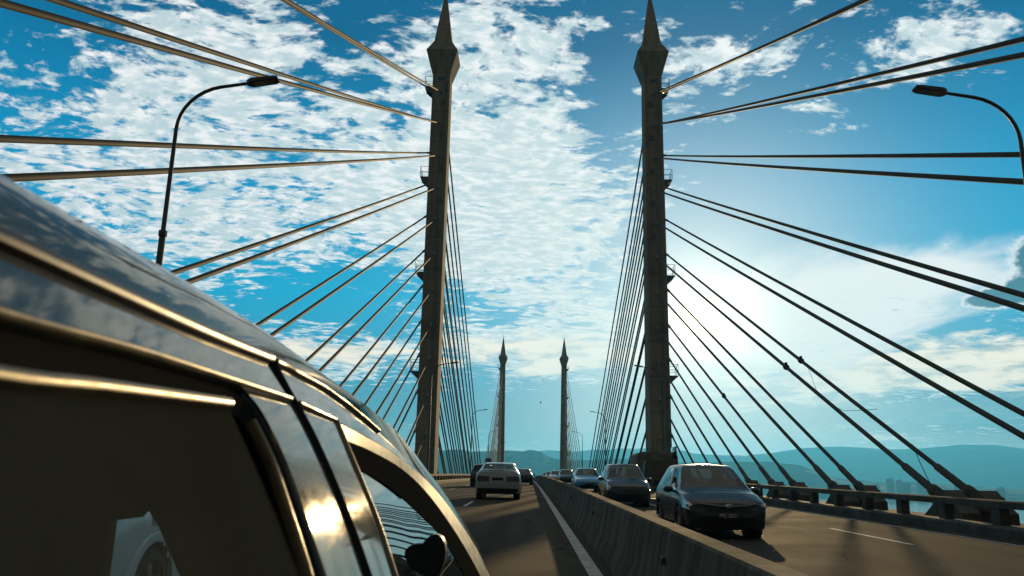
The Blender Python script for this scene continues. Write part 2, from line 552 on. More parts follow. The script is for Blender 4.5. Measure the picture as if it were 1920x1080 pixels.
# ------------------------------------------------------------------ geometry helpers
class MB:
    def __init__(self):
        self.v = []
        self.f = []
        self.mi = []

    def add(self, verts, faces, mi=0):
        o = len(self.v)
        self.v += [tuple(map(float, p)) for p in verts]
        self.f += [tuple(i + o for i in q) for q in faces]
        self.mi += [mi] * len(faces)
        return self

    def box(self, x0, x1, y0, y1, z0, z1, mi=0):
        v = [(x, y, z) for z in (z0, z1) for y in (y0, y1) for x in (x0, x1)]
        return self.add(v, [(0, 2, 3, 1), (4, 5, 7, 6), (0, 1, 5, 4), (2, 6, 7, 3), (0, 4, 6, 2), (1, 3, 7, 5)], mi)

    def cbox(self, x0, x1, y0, y1, z0, z1, c=0.02, mi=0):
        """box with chamfered edges"""
        bm = bmesh.new()
        bmesh.ops.create_cube(bm, size=1.0)
        for q in bm.verts:
            q.co = Vector((x0 + (q.co.x + .5) * (x1 - x0), y0 + (q.co.y + .5) * (y1 - y0), z0 + (q.co.z + .5) * (z1 - z0)))
        bmesh.ops.bevel(bm, geom=list(bm.edges), offset=c, segments=2, affect='EDGES', profile=0.5)
        bm.verts.index_update()
        self.add([q.co for q in bm.verts], [[q.index for q in f.verts] for f in bm.faces], mi)
        bm.free()
        return self

    def rings(self, rings, cap=True, closed=True, mi=0):
        n = len(rings[0])
        v = [p for r in rings for p in r]
        f = []
        for i in range(len(rings) - 1):
            for j in range(n if closed else n - 1):
                a, b = i * n + j, i * n + (j + 1) % n
                f.append((a, b, b + n, a + n))
        if cap:
            f.append(tuple(range(n))[::-1])
            f.append(tuple((len(rings) - 1) * n + j for j in range(n)))
        return self.add(v, f, mi)

    def tube(self, pts, r, n=8, mi=0, cap=True):
        pts = [Vector(p) for p in pts]
        rr = r if hasattr(r, '__len__') else [r] * len(pts)
        rings = []
        u = None
        for i, p in enumerate(pts):
            t = (pts[min(i + 1, len(pts) - 1)] - pts[max(i - 1, 0)]).normalized()
            if u is None:
                u = t.orthogonal().normalized()
            else:
                u = (u - t * u.dot(t)).normalized()
            q = t.cross(u)
            rings.append([p + (u * math.cos(2 * PI * j / n) + q * math.sin(2 * PI * j / n)) * rr[i] for j in range(n)])
        return self.rings(rings, cap, True, mi)

    def lathe(self, prof, n=24, c=(0, 0, 0), axis='x', mi=0):
        """prof: (r, h) pairs; axis of revolution x or z"""
        rings = []
        for r, h in prof:
            ring = []
            for j in range(n):
                a = 2 * PI * j / n
                if axis == 'x':
                    ring.append((c[0] + h, c[1] + r * math.cos(a), c[2] + r * math.sin(a)))
                else:
                    ring.append((c[0] + r * math.cos(a), c[1] + r * math.sin(a), c[2] + h))
            rings.append(ring)
        return self.rings(rings, False, True, mi)

    def grid(self, g, mi=0, flip=False):
        n = len(g[0])
        v = [p for r in g for p in r]
        f = []
        for i in range(len(g) - 1):
            for j in range(n - 1):
                a = i * n + j
                q = (a, a + 1, a + n + 1, a + n)
                f.append(q[::-1] if flip else q)
        return self.add(v, f, mi)

    def prism(self, poly, axis, a, b, mi=0):
        """extrude a 2D polygon along axis between a and b"""
        def pt(p, s):
            return (s, p[0], p[1]) if axis == 'x' else ((p[0], s, p[1]) if axis == 'y' else (p[0], p[1], s))
        return self.rings([[pt(p, a) for p in poly], [pt(p, b) for p in poly]], True, True, mi)

    def build(self, name, m, parent=None, origin=(0, 0, 0), smooth=30, fix=True):
        me = bpy.data.meshes.new(name)
        ov = Vector(origin)
        me.from_pydata([tuple(Vector(p) - ov) for p in self.v], [], self.f)
        ms = m if isinstance(m, (list, tuple)) else [m]
        for q in ms:
            me.materials.append(q)
        if len(ms) > 1:
            me.polygons.foreach_set('material_index', self.mi)
        bm = bmesh.new()
        bm.from_mesh(me)
        bmesh.ops.remove_doubles(bm, verts=bm.verts, dist=1e-5)
        if fix:
            bmesh.ops.recalc_face_normals(bm, faces=bm.faces)
        bm.to_mesh(me)
        bm.free()
        if smooth:
            me.shade_smooth()
            me.set_sharp_from_angle(angle=math.radians(smooth))
        o = bpy.data.objects.new(name, me)
        COL.objects.link(o)
        if parent is not None:
            o.parent = parent
        else:
            o.location = ov
        return o


def tag(o, label=None, cat=None, group=None, kind=None):
    if label:
        o['label'] = label
    if cat:
        o['category'] = cat
    if group:
        o['group'] = group
    if kind:
        o['kind'] = kind
    return o


def thing(name, label, cat, loc=(0, 0, 0), group=None, rot=(0, 0, 0)):
    o = bpy.data.objects.new(name, None)
    o.empty_display_size = 0.3
    COL.objects.link(o)
    o.location = loc
    o.rotation_euler = rot
    return tag(o, label, cat, group)


def structure(mb, name, m, **kw):
    return tag(mb.build(name, m, **kw), kind='structure')


def copy_tree(o, parent=None):
    c = o.copy()
    COL.objects.link(c)
    c.parent = parent
    for ch in list(o.children):
        copy_tree(ch, c)
    return c


# ------------------------------------------------------------------ the bridge deck
def zr(y):
    return 0.02 * y - 5.155e-5 * y * y


def slope(y):
    return 0.02 - 2 * 5.155e-5 * y


Y0, Y1 = -40.0, 640.0
YS = [Y0 + (Y1 - Y0) * i / 136 for i in range(137)]
XC = 1.4                     # centre line of the bridge


def sheet(x0, x1, dz, ys, nx=1):
    return MB().grid([[(x0 + (x1 - x0) * i / nx, y, zr(y) + dz) for i in range(nx + 1)] for y in ys])


def sweep(poly, ys):
    return MB().rings([[(x, y, zr(y) + z) for x, z in poly] for y in ys])


def span(a, b, st=5.0):
    n = max(2, int((b - a) / st) + 1)
    return [a + (b - a) * i / (n - 1) for i in range(n)]


structure(sheet(-7.6, 10.4, 0, YS, 6), 'road', M['asphalt'])
structure(sweep([(-12.6, -1.6), (-12.6, -0.05), (-7.6, -0.05), (-7.6, -0.008), (10.4, -0.008), (10.4, -0.05), (15.4, -0.05), (15.4, -1.6), (11, -2.6), (-8, -2.6)], YS), 'bridge_deck', M['concrete_rail'])
lm = MB()
for x0, x1 in ((0.79, 0.97), (1.92, 2.02), (9.74, 9.86), (-7.06, -6.94)):
    g = sheet(x0, x1, 0.004, YS)
    lm.add(g.v, g.f)
for xc_, y_first, wd in ((7.55, 16.7, 0.11), (4.97, 31.0, 0.11), (-2.17, 28.6, 0.11), (-4.75, 24.0, 0.11)):
    for kk in range(-2, 40):
        ya = y_first + 13 * kk
        g = sheet(xc_ - wd / 2, xc_ + wd / 2, 0.004, span(ya, ya + 4.4, 1.5))
        lm.add(g.v, g.f)
structure(lm, 'road_marking', M['line'])

ej = MB()
for ye in (9.0, 41.0, 73.0, 105.0, 137.0, 169.0):
    for xa_, xb_ in ((-7.58, 1.08), (1.72, 10.38)):
        g = sheet(xa_, xb_, 0.006, [ye, ye + 0.14, ye + 0.28])
        ej.add(g.v, g.f)
structure(ej, 'expansion_joint', M['rubber'])
# median barrier
bp = [(XC - 0.30, 0.0), (XC - 0.30, 0.10), (XC - 0.20, 0.30), (XC - 0.11, 0.78), (XC - 0.09, 0.80), (XC + 0.09, 0.80), (XC + 0.11, 0.78), (XC + 0.20, 0.30), (XC + 0.30, 0.10), (XC + 0.30, 0.0)]
mbar = MB()
for a in range(-40, 640, 8):
    r = sweep(bp, span(a + 0.012, a + 7.988, 4.0))
    mbar.add(r.v, r.f)
mb_o = tag(mbar.build('median_barrier', M['barrier']), 'long low concrete barrier between the two carriageways', 'barrier')


for kq in range(0, 14):
    yq = 7.6 + 8 * kq
    for xo_ in (XC - 0.185, XC + 0.185):
        rf_ = MB().cbox(xo_ - 0.02, xo_ + 0.02, yq - 0.02, yq + 0.02, zr(yq) + 0.50, zr(yq) + 0.57, 0.006)
        rf_.build('reflector', M['steel'], mb_o)
# railings: kerb, posts, top rail
def railing(xf, sgn, label):
    """xf: inner face of the kerb; sgn: +1 outward to the right"""
    t = thing('bridge_railing', label, 'railing', (xf, 0, 0), 'concrete bridge railings')
    a, b = xf, xf + sgn * 0.62
    kb = [(a, -0.01), (a, 0.22), (a + sgn * 0.05, 0.27), (b - sgn * 0.03, 0.27), (b, 0.24), (b, -0.01)]
    sweep(kb, YS).build('kerb', M['concrete_rail'], t, (xf, 0, 0))
    xr = xf + sgn * 0.20
    tr_ = [(xr - 0.02 * sgn, 0.645), (xr - 0.02 * sgn, 0.79), (xr + 0.01 * sgn, 0.815), (xr + 0.23 * sgn, 0.815), (xr + 0.26 * sgn, 0.79), (xr + 0.26 * sgn, 0.645)]
    sweep(tr_, YS).build('top_rail', M['concrete_rail'], t, (xf, 0, 0))
    rest = MB()
    for kk in range(-4, 235):
        y = 19.3 + 2.45 * kk - 0.1
        if y > 600:
            break
        z = zr(y)
        p = MB() if 0 <= kk + 3 < 98 else rest
        p.cbox(min(xr, xr + sgn * 0.24), max(xr, xr + sgn * 0.24), y - 0.17, y + 0.17, z + 0.262, z + 0.65, 0.012)
        if p is not rest:
            p.build('post', M['concrete_rail'], t, (xf, 0, 0))
    tag(rest.build('post', M['concrete_rail'], t, (xf, 0, 0)), kind='stuff')
    return t


railing(10.4, 1, 'concrete post and beam railing along the oncoming lanes, right edge of bridge')
railing(-7.6, -1, 'concrete post and beam railing on the left edge, mostly hidden by the silver van')

# ------------------------------------------------------------------ pylons and stay cables
YN, YF = 81.4, 306.4
XL, XR = -10.30, 13.10
HA = [43.2, 39.5, 35.75, 32.1, 28.5, 24.7, 20.9, 17.15, 13.7, 10.0, 6.2]
DECK = [26.1 + 8.85 * (i - 5) for i in range(11)]
ORD = ['topmost', 'second', 'third', 'fourth', 'fifth', 'sixth', 'seventh', 'eighth', 'ninth', 'tenth', 'lowest']


def pylon(xc, yf, out, base_w, label):
    """yf: front face; out: -1 when the open water is to the left"""
    loc = (xc, yf + 1.6, zr(yf) - 0.05)
    t = thing('bridge_pylon', label, 'pylon', loc, 'pointed bridge pylons')

    def sq(z, hw, yb, dep):
        return [(xc - hw, yb, z), (xc + hw, yb, z), (xc + hw, yb + dep, z), (xc - hw, yb + dep, z)]
    # shaft with chamfered corners
    def ch(z, hw, yb, dep, c=0.12):
        x0, x1, y0, y1 = xc - hw, xc + hw, yb, yb + dep
        return [(x0 + c, y0, z), (x1 - c, y0, z), (x1, y0 + c, z), (x1, y1 - c, z), (x1 - c, y1, z), (x0 + c, y1, z), (x0, y1 - c, z), (x0, y0 + c, z)]
    zs = [-34, -2, 0, 12, 24, 36, 45.46]
    rings = []
    for z in zs:
        f = min(1, max(0, z / 45.46))
        hw = base_w * (1 - f) + 0.96 * f
        dep = 3.5 * (1 - f) + 2.5 * f
        rings.append(ch(z, hw, yf, dep))
    MB().rings(rings).build('shaft', M['concrete'], t, loc, smooth=20)
    fb = MB()
    fr = []
    for z, hw, gy in ((45.462, 0.99, 0.0), (48.05, 1.74, 0.62), (49.45, 0.97, 0.05), (52.6, 0.56, -0.35), (56.2, 0.07, -0.95)):
        fr.append(ch(z, hw, yf - gy, 2.5 + 2 * gy, 0.04 if hw > 0.1 else 0.01))
    fb.rings(fr)
    fb.build('finial', M['concrete'], t, loc, smooth=15)
    rod = MB()
    rod.tube([(xc, yf + 1.2, 56.1), (xc, yf + 1.2, 57.4)], 0.03, 6)
    rod.build('lightning_rod', M['steel'], t, loc)
    # service platforms with guard rails on the outer side
    for zp in (44.1, 33.35, 22.7, 12.2):
        f = zp / 45.46
        hw = base_w * (1 - f) + 0.96 * f
        xa = xc + out * hw
        xb = xa + out * 0.92
        p = MB()
        p.box(min(xa, xb), max(xa, xb), yf + 0.5, yf + 2.3, zp, zp + 0.08)
        for yy in (yf + 0.62, yf + 2.18):
            p.prism([(xa, zp), (xb, zp), (xa, zp - 0.85)], 'y', yy - 0.06, yy + 0.06)
        po = p.build('maintenance_platform', M['steel'], t, loc)
        g = MB()
        for (gx, gy) in ((xb, yf + 0.55), (xb, yf + 1.4), (xb, yf + 2.25), (xa + out * 0.04, yf + 0.55), (xa + out * 0.04, yf + 2.25)):
            g.tube([(gx, gy, zp + 0.06), (gx, gy, zp + 1.25)], 0.028, 5)
        for zz in (0.65, 1.25):
            g.tube([(xa, yf + 0.55, zp + zz), (xb, yf + 0.55, zp + zz), (xb, yf + 2.25, zp + zz), (xa, yf + 2.25, zp + zz)], 0.026, 5)
        go = g.build('guard_rail', M['steel'], None, loc)
        go.parent = po
        go.location = (0, 0, 0)
    # small access covers on the front face
    for q, z in enumerate((41.6, 37.6, 33.8, 30.2, 26.4, 22.6)):
        h = MB()
        h.cbox(xc - out * 0.35 - 0.3, xc - out * 0.35 + 0.3, yf - 0.012, yf + 0.02, z, z + 0.7, 0.006)
        h.build('access_hatch', M['hatch'], t, loc)
    h = MB()
    h.cbox(xc - 0.35, xc + 0.40, yf - 0.035, yf + 0.02, 44.6, 45.05, 0.015)
    h.cbox(xc + 0.46, xc + 0.72, yf - 0.035, yf + 0.02, 43.2, 44.4, 0.015)
    h.build('access_hatch', M['glassy_dark'], t, loc)
    return t


pylon(XL, YN, -1, 1.0, 'tall concrete pylon with spear tip, left of the near pair, inner side lit gold')
pylon(XR, YN, 1, 1.08, 'tall concrete pylon with spear tip, right of the near pair, beside the sun')
pylon(XL, YF, -1, 1.40, 'distant concrete pylon with spear tip, left of the far pair behind white SUV')
pylon(XR, YF, 1, 1.40, 'distant concrete pylon with spear tip, right of the far pair above the queue')


def stay(x, ya, yd, h, label, group, near, r=0.086):
    zd = zr(yd) + 0.55
    a = Vector((x, ya, h))
    b = Vector((x, yd, zd))
    d = b - a
    L = d.length
    pts = []
    for i in range(9):
        s = i / 8
        p = a + d * s
        p.z -= 4 * s * (1 - s) * (L * L) * 2.0e-5
        pts.append(p)
    o = thing('stay_cable', label, 'cable', a, group)
    MB().tube(pts, r, 12).build('sheath', M['cable'], o, a, smooth=60)
    if near:
        u = (pts[-2] - pts[-1]).normalized()
        s = MB()
        s.tube([b, b + u * 2.9, b + u * 3.05], [r * 1.5, r * 1.5, r * 1.05], 10)
        s.tube([b + u * 0.55, b + u * 0.62, b + u * 0.95, b + u * 1.02], [r * 1.6, r * 2.3, r * 2.3, r * 1.6], 10)
        s.build('guide_pipe', M['cable'], o, a, smooth=40)
        uu = (pts[1] - pts[0]).normalized()
        e = MB()
        e.tube([a - uu * 0.3, a + uu * 1.1], [r * 1.45, r * 1.45], 10)
        e.build('upper_socket', M['socket'], o, a, smooth=40)
    return o


for side, xi, xo in (('left', -10.2, -11.3), ('right', 13.0, 14.1)):
    for i in range(11):
        for row, x in (('roadside', xi), ('seaward', xo)):
            h = HA[i] + (0.25 if row == 'seaward' else 0)
            off = -0.25 if row == 'seaward' and i < 3 else 0
            stay(x, YN + 0.1, DECK[i] + 10 * off, h, f'{ORD[i]} {row} stay cable from the near {side} pylon down towards the camera', f'stay cables on the near side of the near {side} pylon', True)
            stay(x, YN + 2.4, 2 * YN + 2.0 - DECK[i], h, f'{ORD[i]} {row} stay cable from the near {side} pylon out towards mid bridge', f'stay cables on the far side of the near {side} pylon', False, 0.095)
            stay(x, YF + 0.1, YF - YN + DECK[i], h, f'{ORD[i]} {row} stay cable on the distant {side} pylon', f'stay cables of the far {side} pylon', False, 0.085)

# concrete anchor lumps where the near cables meet the deck
for side, xs in (('right', (13.0, 14.1)), ('left', (-10.2, -11.3))):
    for i in range(2, 11):
        yd = DECK[i]
        for row, x in zip(('roadside', 'seaward'), xs):
            z = zr(yd)
            if row == 'seaward' and i < 3:
                yd = DECK[i] - 2.5
            poly = [(yd - 1.3, z - 0.06), (yd - 1.3, z + 0.26), (yd - 0.75, z + 0.56), (yd - 0.30, z + 0.92), (yd + 0.18, z + 0.86), (yd + 0.42, z + 0.46), (yd + 1.0, z + 0.14), (yd + 1.3, z - 0.06)]
            b = MB().prism(poly, 'x', x - 0.28, x + 0.28)
            b.prism([(yd - 0.9, z + 0.30), (yd - 0.45, z + 0.74), (yd - 0.05, z + 0.70), (yd + 0.2, z + 0.30)], 'x', x - 0.37, x + 0.37)
            o = b.build('cable_anchor', M['concrete_rail'], None, (x, yd, z), smooth=20)
            tag(o, f'concrete anchor block under the {ORD[i]} {row} stay cable, {side} edge of deck', 'anchor block', f'cable anchor blocks along the {side} edge')

# loose wires and clamps on the right hand cables
wv = MB().tube([(14.1, 30.45, 3.02), (14.05, 29.9, 2.35), (13.9, 29.1, 1.75), (13.6, 28.0, 1.25), (13.2, 26.8, 1.0), (12.75, 25.9, 0.85), (12.7, 25.4, 0.5)], 0.014, 5)
tag(wv.build('loose_wire', M['rubber'], None, (14.1, 30.45, 3.0)), 'black wire sagging from the sixth seaward stay cable to the railing', 'wire', 'loose wires on the cables')
wv = MB().tube([(14.1, 42.0, 8.0), (14.0, 40.8, 7.4), (13.9, 39.5, 6.06), (13.85, 37.9, 5.2), (13.9, 36.2, 4.75), (14.0, 34.6, 4.62), (14.1, 33.2, 4.55)], 0.010, 5)
tag(wv.build('loose_wire', M['rubber'], None, (14.1, 42.0, 8.0)), 'thin wire looping down from clamp of the sixth seaward stay cable', 'wire', 'loose wires on the cables')


def on_cable(i, x, y, far=0.0):
    h = HA[i] + far
    zd = zr(DECK[i]) + 0.55
    s = (YN + 0.1 - y) / (YN + 0.1 - DECK[i])
    L = math.hypot(YN + .1 - DECK[i], h - zd)
    return Vector((x, y, h + (zd - h) * s - 4 * s * (1 - s) * L * L * 2e-5))


for i, x, y, far, lab in ((5, 14.1, 42.0, 0.25, 'dark clamp collar on the sixth seaward stay cable, right side'),
                          (5, 13.0, 41.0, 0.0, 'dark clamp collar on the sixth roadside stay cable, right side'),
                          (7, 14.1, 59.0, 0.25, 'dark clamp collar on the eighth seaward stay cable, right side')):
    c = on_cable(i, x, y, far)
    d = (on_cable(i, x, y + 1, far) - c).normalized()
    b = MB().tube([c - d * 0.12, c - d * 0.1, c + d * 0.1, c + d * 0.12], [0.08, 0.15, 0.15, 0.08], 10)
    b.cbox(c.x - 0.06, c.x + 0.06, c.y - 0.08, c.y + 0.08, c.z + 0.10, c.z + 0.24, 0.02)
    tag(b.build('cable_clamp', M['rubber'], None, c), lab, 'clamp', 'clamps on the right cables')


# ------------------------------------------------------------------ street lamps
def lamp(x, y, d, label):
    z = zr(y)
    loc = (x, y, z + 0.2)
    t = thing('street_lamp', label, 'street lamp', loc, 'street lamps along the bridge edges')
    hp = 8.75
    p = MB()
    p.tube([(x, y, z), (x, y, z + 6.25), (x, y, z + 6.3), (x, y, hp + z)], [0.085, 0.072, 0.055, 0.046], 10)
    p.tube([(x, y, z - 0.05), (x, y, z + 0.30)], [0.12, 0.12], 10)
    p.build('pole', M['pole'], t, loc, smooth=50)
    c = MB().tube([(x, y, z + 6.18), (x, y, z + 6.30)], [0.095, 0.095], 10)
    c.build('collar', M['pole'], t, loc)
    a = MB()
    pts = [(x, y, z + hp)]
    for q in range(1, 9):
        an = q / 8 * math.radians(80)
        pts.append((x + d * 1.12 * (1 - math.cos(an)), y, z + hp + 1.08 * math.sin(an)))
    pts.append((x + d * 1.55, y, pts[-1][2] + 0.10))
    a.tube(pts, [0.046] + [0.042] * 8 + [0.036], 10)
    a.build('arm', M['pole'], t, loc, smooth=60)
    e = pts[-1]
    h = MB()
    hx = []
    for s, wd, th, up in ((-0.02, 0.05, 0.040, 0.0), (0.02, 0.10, 0.046, 0.0), (0.10, 0.15, 0.046, 0.012), (0.62, 0.15, 0.034, 0.085), (0.70, 0.13, 0.018, 0.110)):
        cx, czz = e[0] + d * s, e[2] + up + 0.01
        hx.append([(cx, y - wd, czz - th), (cx, y + wd, czz - th), (cx, y + wd, czz + th), (cx, y - wd, czz + th)])
    h.rings(hx)
    ho = h.build('lamp_head', M['pole'], t, loc, smooth=30)
    l = MB().rings([[(e[0] + d * s_, y - 0.11, e[2] + u_), (e[0] + d * s_, y + 0.11, e[2] + u_), (e[0] + d * s_, y + 0.11, e[2] + u_ - 0.012), (e[0] + d * s_, y - 0.11, e[2] + u_ - 0.012)] for s_, u_ in ((0.16, -0.016), (0.58, 0.055))])
    lo = l.build('lens', M['lamp_lens'], None, loc)
    lo.parent = ho
    lo.location = (0, 0, 0)
    return t


WHERE = ['nearest', 'second', 'third', 'fourth', 'fifth', 'sixth', 'seventh', 'eighth', 'ninth']
for i in range(9):
    yy = 17.0 + 50.3 * i
    lamp(-8.2, yy, 1, f'grey curved arm street lamp, {WHERE[i]} one along the left edge')
    lamp(11.0, yy + 0.15, -1, f'grey curved arm street lamp, {WHERE[i]} one along the right edge')

# sign seen from behind, far left
t = thing('road_sign', 'dark square road sign on a post beyond the white SUV', 'road sign', (-7.9, 160, zr(160)))
MB().cbox(-8.35, -7.15, 159.98, 160.05, 4.55, 5.95, 0.02).build('sign_panel', M['sign'], t, (-7.9, 160, zr(160)))
MB().tube([(-7.75, 160.09, zr(160)), (-7.75, 160.09, 5.8)], 0.06, 8).build('post', M['steel'], t, (-7.9, 160, zr(160)))

# grit and leaf chips on the right carriageway
gr = MB()
rg = random.Random(3)
for _ in range(200):
    x = rg.uniform(2.2, 10.2)
    y = rg.uniform(7, 40)
    s = rg.uniform(0.006, 0.02)
    z = zr(y)
    a = rg.uniform(0, PI)
    q = [(x + s * math.cos(a + kk * PI / 2) * (1.6 if kk % 2 else 1), y + s * math.sin(a + kk * PI / 2), z + 0.003) for kk in range(4)]
    gr.add(q + [(x, y, z + 0.003 + s * 0.35)], [(0, 1, 4), (1, 2, 4), (2, 3, 4), (3, 0, 4), (3, 2, 1, 0)])
tag(gr.build('road_grit', M['leaf'], smooth=0), 'pale grit and leaf scraps scattered on the sunlit right carriageway', 'grit', kind='stuff')


# ------------------------------------------------------------------ vehicles
def cr(p0, p1, p2, p3, t, k=0.42):
    m1 = (p2 - p0) * k
    m2 = (p3 - p1) * k
    t2, t3 = t * t, t * t * t
    return p1 * (2 * t3 - 3 * t2 + 1) + m1 * (t3 - 2 * t2 + t) + p2 * (-2 * t3 + 3 * t2) + m2 * (t3 - t2)


class Shell:
    """smooth car body through a net of stations (along y) and rows (sill to roof)"""
    def __init__(self, st):
        # station: y, ws, wm, wb, zs, zm1, zm2, zbelt, wr, zroofedge, zroof
        P = []
        for (y, ws, wm, wb, zs, zm1, zm2, zb, wrf, ze, zt) in st:
            P.append([(0, y, zs), (ws * 0.96, y, zs), (wm * 0.985, y, zm1), (wm, y, zm2), (wb, y, zb), (wrf, y, ze), (wrf * 0.62, y, ze + (zt - ze) * 0.72), (0, y, zt)])
        self.P = np.array(P, float)
        self.ns, self.nr = self.P.shape[:2]

    def at(self, u, v):
        ns, nr = self.ns, self.nr

        def row(i, vv):
            i = min(max(i, 0), ns - 1)
            j = min(int(vv), nr - 2)
            f = vv - j
            p = self.P[i]
            a = p[j - 1] if j > 0 else p[0] * np.array([-1, 1, 1]) + 0 * p[1]
            d = p[j + 2] if j + 2 < nr else p[nr - 2] * np.array([-1, 1, 1])
            return cr(a, p[j], p[j + 1], d, f, 0.36)
        i = min(int(u), ns - 2)
        f = u - i
        return cr(row(i - 1, v), row(i, v), row(i + 1, v), row(i + 2, v), f, 0.40)


def car(name, label, cat, st, paint_m, loc, back=False, wheels=(0.8, 3.3), rw=0.31, cowl=3, rf=4, rr=7, rg=8, doors=(), step=5, interior=True,
        glass=None, plate=None, group=None, rear_win=True, detail=True):
    sh = Shell(st)
    glass = glass or M['glass']
    L = st[-1][0]
    Wm = max(s[2] for s in st)
    sl_ = slope(loc[1])
    t = thing(name, label, cat, (loc[0], loc[1], zr(loc[1]) + 0.002 if len(loc) < 3 else loc[2]), group)
    t.rotation_euler = (-math.atan(sl_), 0, PI) if back else (math.atan(sl_), 0, 0)
    ns, nr = sh.ns, sh.nr
    us = sorted(set([round(i + j / step, 4) for i in range(ns - 1) for j in range(step)] + [ns - 1]
                    + [cowl + 0.10, rf - 0.08, rr + 0.12, rg - 0.12] + [d + o for d in doors for o in (-0.05, 0.05)]))
    vs = sorted(set([0, 0.5, 1, 1.25, 1.5, 1.75, 2, 2.33, 2.66, 3, 3.33, 3.66, 4, 4.12, 4.3, 4.5, 4.7, 4.88, 5, 5.14, 5.4, 5.7, 6, 6.5, 7]))
    side_a, side_b = cowl + 0.42, rr + 0.25

    def kind(u, v):
        if 4.12 < v < 4.88:
            if side_a < u < side_b and not any(abs(u - d) < 0.05 for d in doors):
                return 'side_window'
        if v > 5.14:
            if cowl + 0.10 < u < rf - 0.08:
                return 'windscreen'
            if rr + 0.12 < u < rg - 0.12 and rear_win:
                return 'rear_window'
        if 0.15 < u < 1.7 and 3.0 < v < 4.0 and detail:
            return 'headlight'
        return 'body'
    pts = {}
    for i, u in enumerate(us):
        for j, v in enumerate(vs):
            pts[i, j] = sh.at(u, v)
    parts = {}

    def quad(key, q, flip):
        parts.setdefault(key, MB()).add(q, [(0, 1, 2, 3) if not flip else (3, 2, 1, 0)])
    wins = {}
    for i in range(len(us) - 1):
        for j in range(len(vs) - 1):
            um, vm_ = (us[i] + us[i + 1]) / 2, (vs[j] + vs[j + 1]) / 2
            q = [pts[i, j], pts[i + 1, j], pts[i + 1, j + 1], pts[i, j + 1]]
            c = sum(q) / 4
            kd = kind(um, vm_)
            if vm_ < 3.3 and vm_ > 0.4 and any((c[1] - wy) ** 2 + (c[2] - rw) ** 2 < (rw + 0.055) ** 2 for wy in wheels):
                continue
            for s in (1, -1):
                qq = [(p[0] * s, p[1], p[2]) for p in q]
                key = kd
                if kd == 'side_window':
                    key = ('side_window', s, sum(um > d for d in doors))
                elif kd == 'headlight':
                    key = ('headlight', s, 0)
                quad(key, qq, s > 0)
    # caps at nose and tail
    for end, sg in ((0, -1), (len(us) - 1, 1)):
        y0 = us[end]
        cols = [-1, -0.9, -0.75, -0.6, -0.4, -0.2, 0, 0.2, 0.4, 0.6, 0.75, 0.9, 1]
        bul = 0.13 if sg < 0 else 0.10
        zlo, zhi = pts[end, 2][2], pts[end, len(vs) - 1][2]
        g = []
        for j in range(len(vs)):
            p = pts[end, j]
            h = (p[2] - zlo) / max(1e-6, zhi - zlo)
            hb = max(0.0, math.sin(PI * min(1, max(0, 0.12 + 0.8 * h))))
            g.append([(p[0] * c, p[1] + sg * bul * (1 - abs(c) ** 2.5) * hb, p[2]) for c in cols])
        for j in range(len(vs) - 1):
            for k2 in range(len(cols) - 1):
                cm = (cols[k2] + cols[k2 + 1]) / 2
                vm_ = (vs[j] + vs[j + 1]) / 2
                key = 'body'
                if detail:
                    if sg < 0 and 1.2 < vm_ < 2.3 and abs(cm) < 0.72:
                        key = 'lower_grille'
                    elif sg < 0 and 2.66 < vm_ < 3.3 and abs(cm) < 0.6:
                        key = 'grille'
                    elif sg > 0 and 2.66 < vm_ < 3.5 and abs(cm) > 0.4:
                        key = ('tail_light', 1 if cm > 0 else -1, 0)
                    elif sg > 0 and vm_ < 1.75:
                        key = 'rear_bumper'
                quad(key, [g[j][k2], g[j][k2 + 1], g[j + 1][k2 + 1], g[j + 1][k2]], sg > 0)
    # arch lips and dark wheel wells belong to the body
    bodym = [paint_m, M['rubber']]
    b = parts.pop('body')
    well = MB()
    for wy in wheels:
        for s in (1, -1):
            ring = []
            for q in range(25):
                an = -0.12 + (PI + 0.24) * q / 24
                ca, sa = math.cos(an), math.sin(an)
                ring.append([(s * (Wm + xo), wy + rr_ * ca, rw + rr_ * sa) for rr_, xo in ((rw + 0.035, -0.05), (rw + 0.035, 0.004), (rw + 0.060, 0.012), (rw + 0.105, 0.006), (rw + 0.125, -0.03))])
            b.grid(ring)
            well.lathe([(rw + 0.07, s * (Wm - 0.03)), (rw + 0.07, s * (Wm - 0.30)), (0.01, s * (Wm - 0.30))], 20, (0, wy, rw))
    b.mi = [0] * len(b.f)
    o0 = len(b.f)
    b.add(well.v, well.f, 1)
    b.build('body', bodym, t, smooth=38, fix=False)
    names = {'grille': M['black_trim'], 'lower_grille': M['black_trim'], 'rear_bumper': M['black_trim'], 'windscreen': glass, 'rear_window': glass, 'side_window': glass,
             'headlight': M['lamp_lens'], 'tail_light': M['red_lens']}
    for key, mb in parts.items():
        nm = key if isinstance(key, str) else key[0]
        mb.build(nm, names[nm], t, smooth=45, fix=False)
    if detail and step >= 5 and not back:
        for s in (1, -1):
            bz_m = MB()
            for va, vb in ((3.06, 3.06), (3.96, 3.96)):
                ln_ = [sh.at(u_, va) for u_ in np.linspace(0.16, 1.65, 12)]
                bz_m.tube([(p[0] * s, p[1] - 0.004, p[2]) for p in ln_], 0.012, 6)
            for q2, (uu_, vv_) in enumerate(((0.55, 3.5), (0.95, 3.55))):
                p = sh.at(uu_, vv_)
                bz_m.lathe([(0.002, -0.02), (0.04, -0.01), (0.055, 0.012), (0.055, 0.03)], 14, (p[0] * s * 0.985, p[1] - 0.012, p[2]))
            bz_m.build('headlight_bezel', M['chrome'], t, smooth=50)
    # wheels
    tm = rm = None
